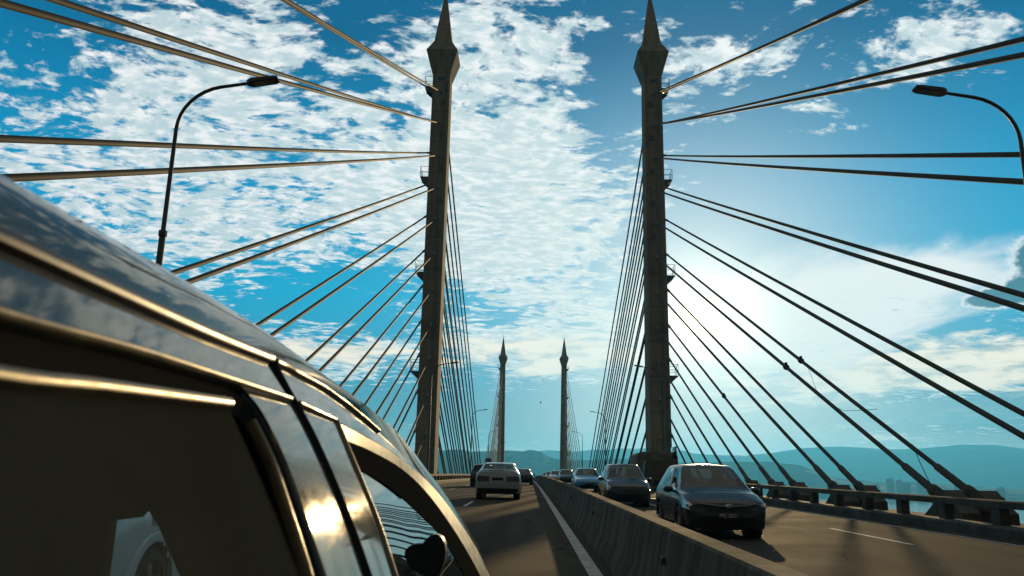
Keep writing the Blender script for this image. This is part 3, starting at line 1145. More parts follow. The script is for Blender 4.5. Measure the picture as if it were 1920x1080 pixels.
    for wy in wheels:
        for s in (1, -1):
            x1 = s * (Wm - 0.015)
            x0 = s * (Wm - 0.215)
            wo_ = bpy.data.objects.new('wheel', None) if False else None
            if tm is None or True:
                tb = MB().lathe([(rw * 0.62, 0.0), (rw * 0.66, 0.012 * s), (rw * 0.93, 0.0), (rw, -0.03 * s), (rw, -0.17 * s), (rw * 0.93, -0.20 * s), (rw * 0.6, -0.20 * s)], 28)
                wh = tb.build('wheel', M['tyre'], t)
                wh.location = (x1, wy, rw)
                rb = MB()
                rb.lathe([(rw * 0.63, -0.005 * s), (rw * 0.58, -0.02 * s), (rw * 0.56, -0.07 * s), (0.02, -0.08 * s)], 24)
                for kq in range(5):
                    a = 2 * PI * kq / 5 + 0.3
                    ca, sa = math.cos(a), math.sin(a)
                    w1, w2 = rw * 0.10, rw * 0.13
                    ring = lambda r_, ww, xx: [(xx, ca * r_ - sa * ww, sa * r_ + ca * ww), (xx, ca * r_ + sa * ww, sa * r_ - ca * ww)]
                    i0, i1 = ring(rw * 0.05, w1, -0.012 * s), ring(rw * 0.60, w2, -0.018 * s)
                    j0, j1 = ring(rw * 0.05, w1, -0.05 * s), ring(rw * 0.60, w2, -0.05 * s)
                    rb.rings([[i0[0], i0[1], j0[1], j0[0]], [i1[0], i1[1], j1[1], j1[0]]])
                rb.lathe([(rw * 0.13, -0.03 * s), (rw * 0.12, -0.002 * s), (0.002, 0.0)], 12)
                ro = rb.build('rim', M['rim'], None)
                ro.parent = wh
    # door mirrors
    ym = (st[cowl][0] * 0.45 + st[rf][0] * 0.55)
    zm = st[cowl][7] + 0.06
    for s in (1, -1):
        mm = MB()
        xm = s * (Wm + 0.10)
        mm.rings([[(xm + ca * 0.11 * k2, ym + yo, zm + sa * 0.075 * k2) for ca, sa in [(math.cos(a * PI / 5), math.sin(a * PI / 5)) for a in range(10)]]
                  for yo, k2 in ((-0.09, 0.35), (-0.07, 0.75), (-0.02, 1.0), (0.05, 1.0))])
        mm.tube([(s * (Wm - 0.06), ym, zm - 0.05), (xm, ym, zm - 0.02)], 0.025, 6)
        mm.build('door_mirror', paint_m, t, smooth=50)
    if interior:
        d = MB()
        yc_ = st[cowl][0]
        d.cbox(-Wm + 0.12, Wm - 0.12, yc_ + 0.25, yc_ + 0.6, 0.55, st[cowl][7] - 0.06, 0.05)
        d.build('dashboard', M['interior'], t)
        for s in (1, -1):
            se = MB()
            ys_ = yc_ + 1.25
            se.cbox(s * 0.37 - 0.24, s * 0.37 + 0.24, ys_ - 0.45, ys_ + 0.05, 0.40, 0.58, 0.05)
            se.rings([[(s * 0.37 + (-0.24 if c0 else 0.24) * k1, ys_ + yy, zz) for c0, yy in ((1, a0), (0, a0), (0, a0 + 0.12), (1, a0 + 0.12))]
                      for k1, a0, zz in ((1, -0.02, 0.5), (1, 0.06, 0.85), (0.85, 0.14, 1.13), (0.5, 0.16, 1.18), (0.5, 0.19, 1.36), (0.4, 0.19, 1.38))])
            se.build('seat', M['interior'], t, smooth=40)
        be = MB()
        be.cbox(-Wm + 0.2, Wm - 0.2, yc_ + 2.05, yc_ + 2.25, 0.45, 1.05, 0.06)
        be.build('rear_bench', M['interior'], t)
        sw = MB().tube([(0.37 + 0.17 * math.cos(a * PI / 8), yc_ + 0.72 + 0.05 * math.sin(a * PI / 8), 0.92 + 0.16 * math.sin(a * PI / 8)) for a in range(17)], 0.014, 6)
        sw.build('steering_wheel', M['interior'], t)
    if plate:
        add_plate(t, plate, (0, (-0.135 if not plate.get('rear') else L + 0.105), plate['z']), plate.get('rear', False))
    return t


def text_mesh(txt, size, m, name, parent, loc, rot):
    cu = bpy.data.curves.new(name, 'FONT')
    cu.body = txt
    cu.size = size
    cu.extrude = 0.002
    cu.align_x = 'CENTER'
    cu.align_y = 'CENTER'
    tmp = bpy.data.objects.new(name, cu)
    COL.objects.link(tmp)
    dg = bpy.context.evaluated_depsgraph_get()
    me = bpy.data.meshes.new_from_object(tmp.evaluated_get(dg))
    bpy.data.objects.remove(tmp)
    me.materials.clear()
    me.materials.append(m)
    o = bpy.data.objects.new(name, me)
    COL.objects.link(o)
    o.parent = parent
    o.location = loc
    o.rotation_euler = rot
    return o


def add_plate(t, spec, loc, rear):
    s = 1 if rear else -1
    b = MB().cbox(-0.235, 0.235, -0.012, 0.012, -0.06, 0.06, 0.006)
    p = b.build('number_plate', M['plate'], t)
    p.location = loc
    if spec.get('text'):
        text_mesh(spec['text'], 0.105, M['plate_text'], 'plate_lettering', p, (0, s * 0.0135, 0), (PI / 2, 0, PI if rear else 0))


def hatch_stations(L=4.1, Wd=1.68, H=1.6, hood=0.0):
    hw = Wd / 2
    k = H / 1.6
    kl = L / 4.1
    raw = [
        (0.00, .84, .88, .80, .19, .42, .60, .70, .66, .75, .765),
        (0.14, .88, .955, .90, .18, .42, .62, .77, .74, .82, .845),
        (0.50, .91, .99, .94, .20, .44, .66, .87, .80, .94, .985),
        (0.92, .93, 1.0, .965, .19, .46, .70, .94, .83, 1.02, 1.07),
        (1.72, .93, 1.0, .965, .19, .46, .72, .965, .70, 1.475, 1.56),
        (2.25, .93, 1.0, .965, .19, .46, .72, .98, .72, 1.535, 1.60),
        (3.15, .93, 1.0, .965, .19, .46, .73, 1.00, .70, 1.53, 1.595),
        (3.66, .92, .99, .95, .21, .47, .74, 1.02, .66, 1.47, 1.54),
        (3.98, .90, .97, .92, .24, .48, .74, .99, .76, 1.04, 1.07),
        (4.10, .86, .92, .86, .26, .48, .72, .90, .74, .95, .97)]
    return [(a * kl, b * hw, c * hw, d * hw, e, f * k, g * k, h * k, i * hw, j * k, l * k) for a, b, c, d, e, f, g, h, i, j, l in raw]


def sedan_stations(L=4.6, Wd=1.78, H=1.46):
    hw = Wd / 2
    k = H / 1.46
    kl = L / 4.6
    raw = [
        (0.00, .82, .87, .80, .22, .38, .52, .60, .62, .64, .655),
        (0.16, .88, .955, .90, .20, .40, .56, .69, .74, .74, .765),
        (0.65, .91, .99, .94, .18, .42, .60, .80, .80, .85, .885),
        (1.28, .93, 1.0, .965, .17, .44, .64, .87, .83, .94, .98),
        (2.10, .93, 1.0, .965, .17, .44, .66, .89, .68, 1.36, 1.43),
        (2.55, .93, 1.0, .965, .17, .44, .66, .90, .69, 1.40, 1.46),
        (3.20, .93, 1.0, .965, .17, .44, .67, .92, .67, 1.38, 1.44),
        (3.45, .92, 1.0, .96, .18, .45, .68, .93, .66, 1.34, 1.40),
        (4.05, .91, .98, .93, .20, .46, .70, .93, .78, .99, 1.02),
        (4.50, .89, .95, .90, .22, .46, .70, .90, .78, .96, .985),
        (4.60, .84, .90, .84, .24, .46, .68, .82, .72, .88, .90)]
    return [(a * kl, b * hw, c * hw, d * hw, e, f * k, g * k, h * k, i * hw, j * k, l * k) for a, b, c, d, e, f, g, h, i, j, l in raw]


def coupe_suv_stations():
    hw = 0.95
    raw = [
        (0.00, .82, .88, .82, .26, .46, .64, .78, .66, .82, .84),
        (0.18, .89, .96, .91, .24, .48, .70, .88, .76, .95, .97),
        (0.65, .92, 1.0, .95, .22, .50, .74, .96, .82, 1.03, 1.06),
        (1.20, .94, 1.0, .97, .21, .52, .78, 1.00, .84, 1.09, 1.12),
        (1.90, .94, 1.0, .97, .21, .52, .80, 1.03, .68, 1.46, 1.52),
        (2.40, .94, 1.0, .97, .21, .52, .80, 1.05, .70, 1.51, 1.56),
        (3.20, .94, 1.0, .97, .21, .52, .82, 1.08, .68, 1.50, 1.55),
        (3.62, .93, 1.0, .96, .22, .53, .84, 1.10, .66, 1.46, 1.51),
        (4.22, .92, .99, .94, .24, .55, .86, 1.10, .72, 1.22, 1.25),
        (4.44, .90, .97, .92, .26, .55, .86, 1.08, .74, 1.20, 1.225),
        (4.55, .86, .93, .88, .28, .54, .84, 1.02, .72, 1.14, 1.16)]
    return [(a, b * hw, c * hw, d * hw, e, f, g, h, i * hw, j, l) for a, b, c, d, e, f, g, h, i, j, l in raw]


# the oncoming people carrier in the sunlit lane
mpv = car('people_carrier', 'dark slate people carrier with winged badge oncoming in the nearest right lane', 'car', hatch_stations(4.1, 1.70, 1.48), M['paint_slate'],
          (4.03, 17.0), wheels=(0.80, 3.30), rw=0.315, doors=(4.55, 5.7), step=7, group='oncoming cars',
          plate=dict(text='PRJ 2021', z=0.46))
bz = MB()
wing = [(-0.60, 0.700), (-0.36, 0.672), (-0.10, 0.652), (0.10, 0.652), (0.36, 0.672), (0.60, 0.700)]
bz.rings([[(x, -0.155 + 0.13 * (abs(x) / 0.70) ** 2.5, z - 0.012), (x, -0.155 + 0.13 * (abs(x) / 0.70) ** 2.5, z + 0.012), (x, -0.10 + 0.13 * (abs(x) / 0.70) ** 2.5, z + 0.012), (x, -0.10 + 0.13 * (abs(x) / 0.70) ** 2.5, z - 0.012)] for x, z in wing])
bz.build('grille_bar', M['chrome'], mpv)
bd = MB()
bd.rings([[(0.085 * math.cos(a * PI / 8) * s, -0.165 - yo, 0.652 + 0.045 * math.sin(a * PI / 8) * s) for a in range(16)] for yo, s in ((0.0, 1.0), (0.012, 1.0), (0.018, 0.8))])
bd.rings([[(-0.03, -0.187, 0.628), (0.0, -0.187, 0.628), (0.0, -0.18, 0.628), (-0.03, -0.18, 0.628)], [(0.02, -0.187, 0.68), (0.05, -0.187, 0.68), (0.05, -0.18, 0.68), (0.02, -0.18, 0.68)]])
bd.build('badge', M['chrome'], mpv)
pa = MB().box(0.22, 0.50, 1.36, 1.37, 0.90, 0.96)
pa.build('dashboard_paper', M['plate_text'], mpv)

hat = car('hatchback', 'dark grey hatchback oncoming between the blue car and the canvas truck', 'car', hatch_stations(3.9, 1.64, 1.56), M['paint_grey'],
          (3.72, 30.6), wheels=(0.76, 3.14), rw=0.30, doors=(4.55, 5.7), step=5, group='oncoming cars', plate=dict(z=0.48))
stk = MB().box(-0.22, -0.12, 1.36, 1.365, 1.22, 1.40)
stk.build('windscreen_sticker', M['lamp_lens'], hat)
blue = car('saloon_car', 'bright blue saloon car oncoming behind the grey hatchback', 'car', sedan_stations(4.6, 1.78, 1.46), M['paint_blue'],
           (3.78, 51.5), wheels=(0.92, 3.62), rw=0.31, cowl=3, rf=4, rr=7, rg=8, doors=(5.2,), step=4, group='oncoming cars', plate=dict(z=0.46))
for x, y, mm, lab, kd in ((3.5, 100, 'paint_pale', 'pale roofed saloon car in the queue before the far right pylon', 's'),
                          (3.95, 84, 'paint_dark', 'small dark hatchback in the queue just behind the blue saloon', 'h'),
                          (3.4, 122, 'paint_dark', 'dark saloon car far back in queue under the far right pylon', 's'),
                          (3.3, 146, 'paint_grey', 'grey car far back in queue left of the far right pylon', 'h'),
                          (3.4, 172, 'paint_dark', 'dark tiny car at the crest, farthest of the oncoming queue', 's')):
    car('hatchback' if kd == 'h' else 'saloon_car', lab, 'car', hatch_stations(3.9, 1.66, 1.5) if kd == 'h' else sedan_stations(), M[mm], (x, y),
        wheels=(0.78, 3.14) if kd == 'h' else (0.92, 3.62), rw=0.30, cowl=3, rf=4, rr=7, rg=8, doors=(), step=2, interior=False, glass=M['glass_dark'], group='oncoming cars')

# cars ahead on our side; loc is the nose, the tail faces the camera
suv = car('white_suv', 'white SUV seen from behind, straight ahead in the lane left of the barrier', 'car', coupe_suv_stations(), M['paint_white'],
          (-1.27, 39.4), back=True, wheels=(0.9, 3.6), rw=0.34, cowl=3, rf=4, rr=7, rg=8, doors=(5.2,), step=5, group='cars ahead in our lanes', plate=dict(z=0.86, rear=True))
sp = MB()
sp.rings([[(x, 4.28 + 0.05 * (1 - (x / 0.66) ** 2) + yo, 1.235 + zo) for yo, zo in ((0, 0), (0.18, 0.01), (0.18, 0.04), (0, 0.05))] for x in (-0.66, -0.5, -0.25, 0, 0.25, 0.5, 0.66)])
sp.build('tail_spoiler', M['paint_white'], suv)
car('saloon_car', 'dark saloon car seen from behind, just right of the white SUV', 'car', sedan_stations(4.5, 1.78, 1.44), M['paint_dark'], (-0.45, 78.5), back=True,
    wheels=(0.9, 3.55), rw=0.31, cowl=3, rf=4, rr=7, rg=8, doors=(5.2,), step=4, interior=True, group='cars ahead in our lanes', plate=dict(z=0.75, rear=True))
car('dark_suv', 'dark SUV partly hidden at the left of the white SUV', 'car', hatch_stations(4.3, 1.80, 1.66), M['paint_dark'], (-3.45, 66.0), back=True,
    wheels=(0.85, 3.45), rw=0.34, doors=(4.55, 5.7), step=4, interior=False, glass=M['glass_dark'], group='cars ahead in our lanes')
wc = car('white_car', 'white car in left lane, rear wheel glimpsed through the open window of silver van', 'car', hatch_stations(4.2, 1.74, 1.56), M['paint_bright'], (-3.87, 10.25), back=True,
         wheels=(0.85, 3.45), rw=0.32, doors=(4.55, 5.7), step=6, interior=True)
MB().cbox(-0.872, -0.85, 3.33, 3.55, 0.80, 0.97, 0.01).build('fuel_flap', M['paint_white'], wc)
MB().cbox(-0.90, -0.86, 2.98, 3.16, 0.92, 0.955, 0.012).build('door_handle', M['chrome'], wc)
MB().cbox(-0.885, -0.86, 2.0, 3.02, 0.42, 0.445, 0.008).build('side_strip', M['chrome'], wc)

# canvas topped truck, oncoming in the second lane
tx, ty = 6.33, 39.2
tz = zr(ty)
tk = thing('canvas_truck', 'small dark truck with canvas cover oncoming beside the right pylon', 'truck', (tx, ty, tz))
org = (tx, ty, tz)


def TB():
    return MB()


b = MB()
b.rings([[(tx + x, ty + y, tz + z) for x, z in ((-0.86 * k, 0.40), (0.86 * k, 0.40), (0.90 * k, 0.95), (0.88 * k, 1.05), (-0.88 * k, 1.05), (-0.90 * k, 0.95))] for y, k in ((-0.05, 0.95), (0.0, 1.0), (1.5, 1.0))])
b.rings([[(tx + x * k, ty + y0 + (y1 - y0) * 0, tz + z) for x, y0, y1, z in ((-0.86, y, y, 1.05), (0.86, y, y, 1.05), (0.78, y, y, 1.72), (0.70, y, y, 1.80), (-0.70, y, y, 1.80), (-0.78, y, y, 1.72))] for y, k in ((0.12, 1.0), (1.5, 1.0))])
b.build('cab', M['truck'], tk, org, smooth=25)
ws_ = MB().cbox(tx - 0.70, tx + 0.70, ty + 0.095, ty + 0.125, tz + 1.10, tz + 1.66, 0.01)
ws_.build('windscreen', M['glass_dark'], tk, org)
cv = MB()
rr_ = []
for y in (1.35, 1.38, 2.1, 2.8, 3.5, 4.2, 4.24):
    sag = 0.0 if y in (1.35, 4.24) else (0.03 if y in (1.38, 2.8, 4.2) else 0.0)
    k = 0.985 if y in (1.35, 4.24) else 1.0
    rr_.append([(tx + x * k, ty + y, tz + (z + (sag if z > 1.5 else 0)) * (1 if z < 1 else k)) for x, z in ((-1.0, 0.85), (-1.0, 2.02), (-0.95, 2.16), (-0.80, 2.23), (0, 2.28), (0.80, 2.23), (0.95, 2.16), (1.0, 2.02), (1.0, 0.85))])
cv.rings(rr_)
cv.build('canvas_cover', M['canvas'], tk, org, smooth=50)
MB().cbox(tx - 1.0, tx + 1.0, ty + 1.55, ty + 4.25, tz + 0.62, tz + 0.85, 0.02).build('load_bed', M['truck'], tk, org)
MB().cbox(tx - 0.92, tx + 0.92, ty - 0.16, ty - 0.04, tz + 0.42, tz + 0.60, 0.03).build('bumper', M['steel'], tk, org)
MB().cbox(tx - 0.42, tx + 0.42, ty - 0.075, ty - 0.05, tz + 0.66, tz + 0.92, 0.01).build('grille', M['black_trim'], tk, org)
for s in (-1, 1):
    MB().lathe([(0.002, 0.0), (0.08, 0.0), (0.105, 0.03), (0.105, 0.06)], 16).build('headlight', M['lamp_lens'], tk)
    o = tk.children[-1]
    o.rotation_euler = (0, 0, PI / 2)
    o.location = (s * 0.66, -0.10, 0.80)
    mi_ = MB().cbox(tx + s * 1.10 - 0.07, tx + s * 1.10 + 0.07, ty + 0.20, ty + 0.25, tz + 1.22, tz + 1.52, 0.02)
    mi_.tube([(tx + s * 0.84, ty + 0.22, tz + 1.30), (tx + s * 1.10, ty + 0.22, tz + 1.34)], 0.015, 6)
    mi_.build('door_mirror', M['black_trim'], tk, org)
    for wy in (0.75, 3.3):
        wh = MB().lathe([(0.02, 0.02 * s), (0.20, 0.03 * s), (0.22, 0.0), (0.34, 0.0), (0.37, -0.04 * s), (0.37, -0.20 * s), (0.2, -0.22 * s)], 24).build('wheel', M['tyre'], tk)
        wh.location = (s * 0.90, wy, 0.37)
MB().cbox(tx - 0.24, tx + 0.24, ty - 0.185, ty - 0.165, tz + 0.46, tz + 0.57, 0.005).build('number_plate', M['plate'], tk, org)


# ------------------------------------------------------------------ silver van beside the camera
def XS(z):
    t_ = z - EYE + 0.46
    if t_ > 0:
        return 0.17 + 0.36 * t_ + 0.24 * t_ * t_
    if t_ > -0.10:
        return 0.17 + 0.36 * t_
    return 0.134 + 0.16 * max(0.0, 0.55 - z) ** 1.5


def SP(y, z, off=0.0):
    e = 0.002
    dxdz = (XS(z + e) - XS(z - e)) / (2 * e)
    n = Vector((1, 0, dxdz)).normalized()
    return Vector((-XS(z), y, z)) + n * off


def cat(pts, n, smooth=True):
    """n points spread along a polyline of 2D or 3D points, gently smoothed"""
    P = [np.array(p, float) for p in pts]
    out = []
    seg = len(P) - 1
    d = [0]
    for i in range(seg):
        d.append(d[-1] + float(np.linalg.norm(P[i + 1] - P[i])))
    for k_ in range(n):
        s = d[-1] * k_ / (n - 1)
        i = 0
        while i < seg - 1 and s > d[i + 1]:
            i += 1
        f = (s - d[i]) / max(1e-9, d[i + 1] - d[i])
        if smooth:
            a = P[i - 1] if i > 0 else 2 * P[i] - P[i + 1]
            b_ = P[i + 2] if i + 2 <= seg else 2 * P[i + 1] - P[i]
            out.append(cr(a, P[i], P[i + 1], b_, f, 0.5))
        else:
            out.append(P[i] * (1 - f) + P[i + 1] * f)
    return out


def panel(c1, c2, n=40, rows=6, o1=0.0, o2=0.0, thick=0.012):
    """skin between two curves given as (y, z) on the van's side; o1, o2 proud offsets"""
    A, B = cat(c1, n), cat(c2, n)
    g = []
    for a, b_ in zip(A, B):
        g.append([SP(*(a * (1 - r / rows) + b_ * (r / rows)), o1 * (1 - r / rows) + o2 * (r / rows)) for r in range(rows + 1)])
    g2 = [[p - Vector((thick, 0, 0)) for p in r] for r in g]
    m_ = MB()
    m_.rings([r + r2[::-1] for r, r2 in zip(g, g2)], cap=True)
    return m_


def bead(c, wdt, hgt, n=50, base=0.0, seg=7, w_end=None):
    """half round strip along a curve on the van's side"""
    A = cat(c, n)
    m_ = MB()
    rings = []
    for i, a in enumerate(A):
        p = SP(a[0], a[1], base)
        q = A[min(i + 1, n - 1)]
        q0 = A[max(i - 1, 0)]
        t_ = (SP(q[0], q[1], base) - SP(q0[0], q0[1], base)).normalized()
        e = 0.002
        nn = Vector((1, 0, (XS(a[1] + e) - XS(a[1] - e)) / (2 * e))).normalized()
        s = nn.cross(t_).normalized()
        wd = wdt if w_end is None else wdt + (w_end - wdt) * i / (n - 1)
        rings.append([p + s * (wd / 2 * math.cos(PI * k_ / (seg - 1))) + nn * (hgt * math.sin(PI * k_ / (seg - 1))) for k_ in range(seg)] + [p - s * wd / 2 - nn * 0.012, p + s * wd / 2 - nn * 0.012])
    m_.rings(rings)
    return m_


van = thing('silver_van', 'silver van close on the left, its front window mirroring the stay cables', 'van', (-0.95, 2.2, zr(2.2)))
VO = (-0.95, 2.2, zr(2.2))
XCV = -0.95
YB = -0.75                      # tail of the van
M1 = [(YB, 1.545), (0.2, 1.553), (0.762, 1.556), (1.153, 1.558), (1.38, 1.562), (1.64, 1.571), (1.766, 1.572), (2.096, 1.563), (2.30, 1.541), (2.50, 1.508), (2.75, 1.462), (3.13, 1.364), (3.41, 1.282), (3.67, 1.169), (3.93, 1.042), (4.14, 0.892)]
M2 = [(YB, 1.455), (0.2, 1.462), (0.69, 1.466), (0.95, 1.478), (1.285, 1.482), (1.618, 1.486), (1.98, 1.472)]
WT = [(YB, 1.395), (0.2, 1.405), (0.654, 1.414), (0.849, 1.426), (1.25, 1.447)]
WR = [(1.25, 1.447), (1.315, 1.440), (1.352, 1.405), (1.345, 1.36), (1.318, 1.30), (1.292, 1.235), (1.262, 1.15), (1.20, 0.95), (1.18, 0.87)]
GP = [(1.352, 1.476), (1.386, 1.450), (1.392, 1.40), (1.380, 1.345), (1.352, 1.275), (1.318, 1.175), (1.26, 0.98), (1.24, 0.87)]
BG = [(1.672, 1.580), (1.655, 1.505), (1.660, 1.455), (1.654, 1.405), (1.636, 1.335), (1.612, 1.255), (1.578, 1.155), (1.52, 0.98), (1.50, 0.87)]
FR = [(1.992, 1.470), (1.935, 1.385), (1.902, 1.31), (1.87, 1.23), (1.815, 1.135), (1.75, 0.98), (1.72, 0.87)]
OUT = [(1.99, 1.467), (2.29, 1.449), (2.678, 1.416), (3.10, 1.350), (3.40, 1.270), (3.668, 1.158), (3.932, 1.030), (4.14, 0.880)]
INN = [(2.03, 1.436), (2.344, 1.420), (2.72, 1.385), (3.02, 1.328), (3.27, 1.235), (3.538, 1.093), (3.79, 0.937), (3.90, 0.86)]
GL = [(1.945, 1.378), (2.186, 1.353), (2.467, 1.304), (2.727, 1.238), (2.99, 1.160), (3.15, 1.07), (3.26, 0.97), (3.32, 0.87)]
SIL = [(YB, -0.66, 1.680), (0.5, -0.655, 1.681), (0.914, -0.65, 1.680), (1.11, -0.65, 1.682), (1.333, -0.647, 1.681), (1.534, -0.623, 1.667), (1.689, -0.604, 1.658), (1.846, -0.584, 1.639), (1.97, -0.556, 1.616),
       (2.168, -0.530, 1.588), (2.40, -0.487, 1.548), (2.72, -0.452, 1.500), (2.966, -0.420, 1.439), (3.147, -0.389, 1.378), (3.376, -0.348, 1.298), (3.62, -0.286, 1.178), (3.90, -0.225, 1.045), (4.147, -0.180, 0.894)]


for q_, (y_, x_, z_) in enumerate(SIL):
    kk_ = 1 + 0.065 * min(1.0, max(0.0, (y_ - 2.0) / 1.0))
    SIL[q_] = (y_ * kk_, x_ * kk_, EYE + (z_ - EYE) * kk_)


def interp(curve, y, k_=1):
    ys_ = [c[0] for c in curve]
    return float(np.interp(y, ys_, [c[k_] for c in curve]))


# body: roof skin, rails, pillars, tail, bonnet, far side
body = MB()
yy = [YB + (2.42 - YB) * i / 40 for i in range(41)]
g = []
for y in yy:
    z1 = interp(M1, y)
    xs_, zs_ = interp(SIL, y, 1), interp(SIL, y, 2)
    p0 = SP(y, z1, -0.004)
    p2 = Vector((xs_, y, zs_))
    kb = min(1.0, (p2 - p0).length / 0.155)
    mid = (p0 + p2) / 2 + Vector((0.012, 0, 0.016)) * kb
    q1 = (p0 + mid) / 2 + Vector((0.004, 0, 0.005)) * kb
    q2 = (mid + p2) / 2 + Vector((0.004, 0, 0.007)) * kb
    half = [p0, q1, mid, q2, p2, Vector((xs_ - 0.12, y, zs_ + 0.012)), Vector((XCV, y, zs_ + 0.022))]
    row = half + [Vector((2 * XCV - p.x, p.y, p.z)) for p in half[-2::-1]]
    g.append(row)
body.grid(g)
tw = MB().grid([[Vector((-XS(z) + (2 * XS(z) - 2 * abs(XCV)) * s_, YB - 0.06 * math.sin(PI * s_), z)) for s_ in np.linspace(0, 1, 9)] for z in (0.92, 1.2, 1.55)])
# A pillar skin from roof front down to the bonnet, both sides
yy = [2.42 + (4.14 - 2.42) * i / 24 for i in range(25)]
for mir in (0, 1):
    g = []
    for y in yy:
        p0 = SP(y, interp(M1, y), -0.004)
        p2 = Vector((interp(SIL, y, 1), y, interp(SIL, y, 2)))
        w_in = Vector((-0.05, 0.03, -0.012))
        row = [p0, p0.lerp(p2, 0.5) + Vector((0.0015, 0, 0.0015)), p2, p2 + w_in]
        if mir:
            row = [Vector((2 * XCV - p.x, p.y, p.z)) for p in row]
        g.append(row)
    body.grid(g)


def addp(mb, pm):
    mb.add(pm.v, pm.f)


# side rail over the doors; the pillars between the doors
m1s = [(y, interp(M1, y)) for y in np.linspace(YB, 1.635, 24)]
m2s = [(y, interp(M2, y)) for y in np.linspace(YB, 1.620, 24)]
addp(body, panel(m1s, m2s, 40, 6, -0.004, 0.0))
m1f = [(y, interp(M1, y)) for y in np.linspace(1.685, 4.13, 40)]
m2f = [(y, interp(M2, y) if y < 1.98 else interp(OUT, y) + 0.004) for y in np.linspace(1.66, 4.12, 40)]
addp(body, panel(m1f, m2f, 60, 4, -0.004, 0.0))
# lower body side, tail, bonnet, nose, far side, floor
low = []
for z in (0.87, 0.80, 0.72, 0.60, 0.50, 0.36, 0.24):
    low.append([SP(y, z) for y in np.linspace(YB, 4.2, 30)])
body.grid(low)
zb_ = [0.24, 0.5, 0.8, 0.92]
body.grid([[Vector((-XS(z) + (2 * XS(z) - 2 * abs(XCV)) * s, YB - 0.06 * math.sin(PI * s), z)) for s in np.linspace(0, 1, 9)] for z in zb_])
body.grid([[Vector((-XS(1.55) + (2 * XS(1.55) - 2 * abs(XCV)) * s, YB - 0.06 * math.sin(PI * s) * (1 - r), 1.55 + (interp(SIL, YB, 2) - 1.55) * r * min(1, 6 * s * (1 - s) + 0.0))) for s in np.linspace(0, 1, 9)] for r in (0, 1)])
nose = []
for y, hw, z0, z1 in ((4.15, 0.80, 0.24, 0.86), (4.5, 0.79, 0.24, 0.82), (4.85, 0.74, 0.26, 0.74), (5.05, 0.64, 0.30, 0.66), (5.10, 0.52, 0.38, 0.58)):
    nose.append([Vector((XCV + a * hw, y, z)) for a, z in ((-1, z0), (-1, z1 - 0.10), (-0.85, z1), (-0.4, z1 + 0.035), (0, z1 + 0.05), (0.4, z1 + 0.035), (0.85, z1), (1, z1 - 0.10), (1, z0))])
body.rings(nose)
xl = 2 * XCV
body.grid([[Vector((xl + XS(z), y, z)) for y in np.linspace(YB, 4.2, 12)] for z in (0.24, 0.5, 0.70)])
for y0, y1 in ((YB, -0.3), (1.45, 1.75)):
    body.grid([[Vector((xl + XS(z), y, z)) for y in (y0, y1)] for z in np.linspace(0.70, 1.56, 8)])
body.grid([[Vector((xl + XS(z), y, z)) for y in np.linspace(YB, 2.5, 8)] for z in (1.45, 1.56)])
body.box(2 * XCV + 0.16, -0.16, YB + 0.02, 4.6, 0.22, 0.25)
body.build('body', M['paint_silver'], van, VO, smooth=32, fix=True)

# rear door: sunken upper frame with its shade put into the colour, bright window edge, rear edge
rd = panel([(y, interp(M2, y) - 0.006) for y in np.linspace(YB, 1.30, 16)], [(y, interp(WT, y)) for y in np.linspace(YB, 1.24, 16)], 36, 4, -0.012, -0.010)
lowr = panel([(y, 0.88) for y in np.linspace(0.1, 1.17, 8)], [(y, 0.42) for y in np.linspace(0.1, 1.17, 8)], 10, 6, 0.004, 0.004)
addp(rd, lowr)
rdo = rd.build('rear_door', M['matt_rubber_and_shade'], van, VO)
ed = bead(WT, 0.017, 0.007, 40, -0.008)
eo = ed.build('window_trim', M['trim_dull'], None, VO)
eo.parent = rdo
ed = panel([(1.30, 1.474)] + GP[1:], [(1.24, 1.452)] + WR[1:-1] + [(1.19, 0.87)], 40, 4, -0.010, -0.026)
eo = ed.build('door_edge', M['matt_rubber_and_shade'], None, VO)
eo.parent = rdo
pn = panel([(y, interp(WT, y) + 0.004) for y in np.linspace(YB + 0.02, 1.24, 12)] + [(1.262, 1.440)], [(y, 0.88) for y in np.linspace(YB + 0.02, 1.19, 13)], 40, 10, -0.016, -0.016, 0.004)
ro_ = pn.build('window_pane', M['glass_rear'], None, VO, smooth=60)  # pane added in the open rear window to carry the veil
ro_.parent = rdo
# bright roll where the frame turns into the opening
sl2 = bead([(1.345, 1.43)] + [(p[0] - 0.006, p[1]) for p in WR[2:]], 0.012, 0.006, 40, -0.014)
eo = sl2.build('edge_roll', M['trim_dull'], None, VO)
eo.parent = rdo
eo.location = (0, 0, 0)
for c_ in rdo.children:
    c_.location = (0, 0, 0)
# seals and mouldings
bead([(y, z) for y, z in M1 if y < 1.66] + [(1.66, 1.5735)], 0.025, 0.012, 60, 0.0).build('roof_moulding', M['black_trim'], van, VO)
bead([(y, interp(M1, y)) for y in np.linspace(1.70, 2.62, 14)], 0.014, 0.007, 40, 0.0).build('roof_moulding', M['trim_dull'], van, VO)
bead([(y, interp(M2, y)) for y in np.linspace(YB, 1.625, 20)], 0.013, 0.007, 50, 0.0).build('drip_rail', M['trim_dull'], van, VO)
bead([(y, interp(M2, y)) for y in np.linspace(1.69, 1.985, 8)], 0.011, 0.006, 20, 0.0).build('drip_rail', M['trim_dull'], van, VO)
bead(BG, 0.034, 0.010, 60, -0.004, w_end=0.034).build('door_seal', M['matt_rubber_and_shade'], van, VO)
bead(GP, 0.016, 0.003, 50, -0.012).build('door_seal', M['rubber'], van, VO)
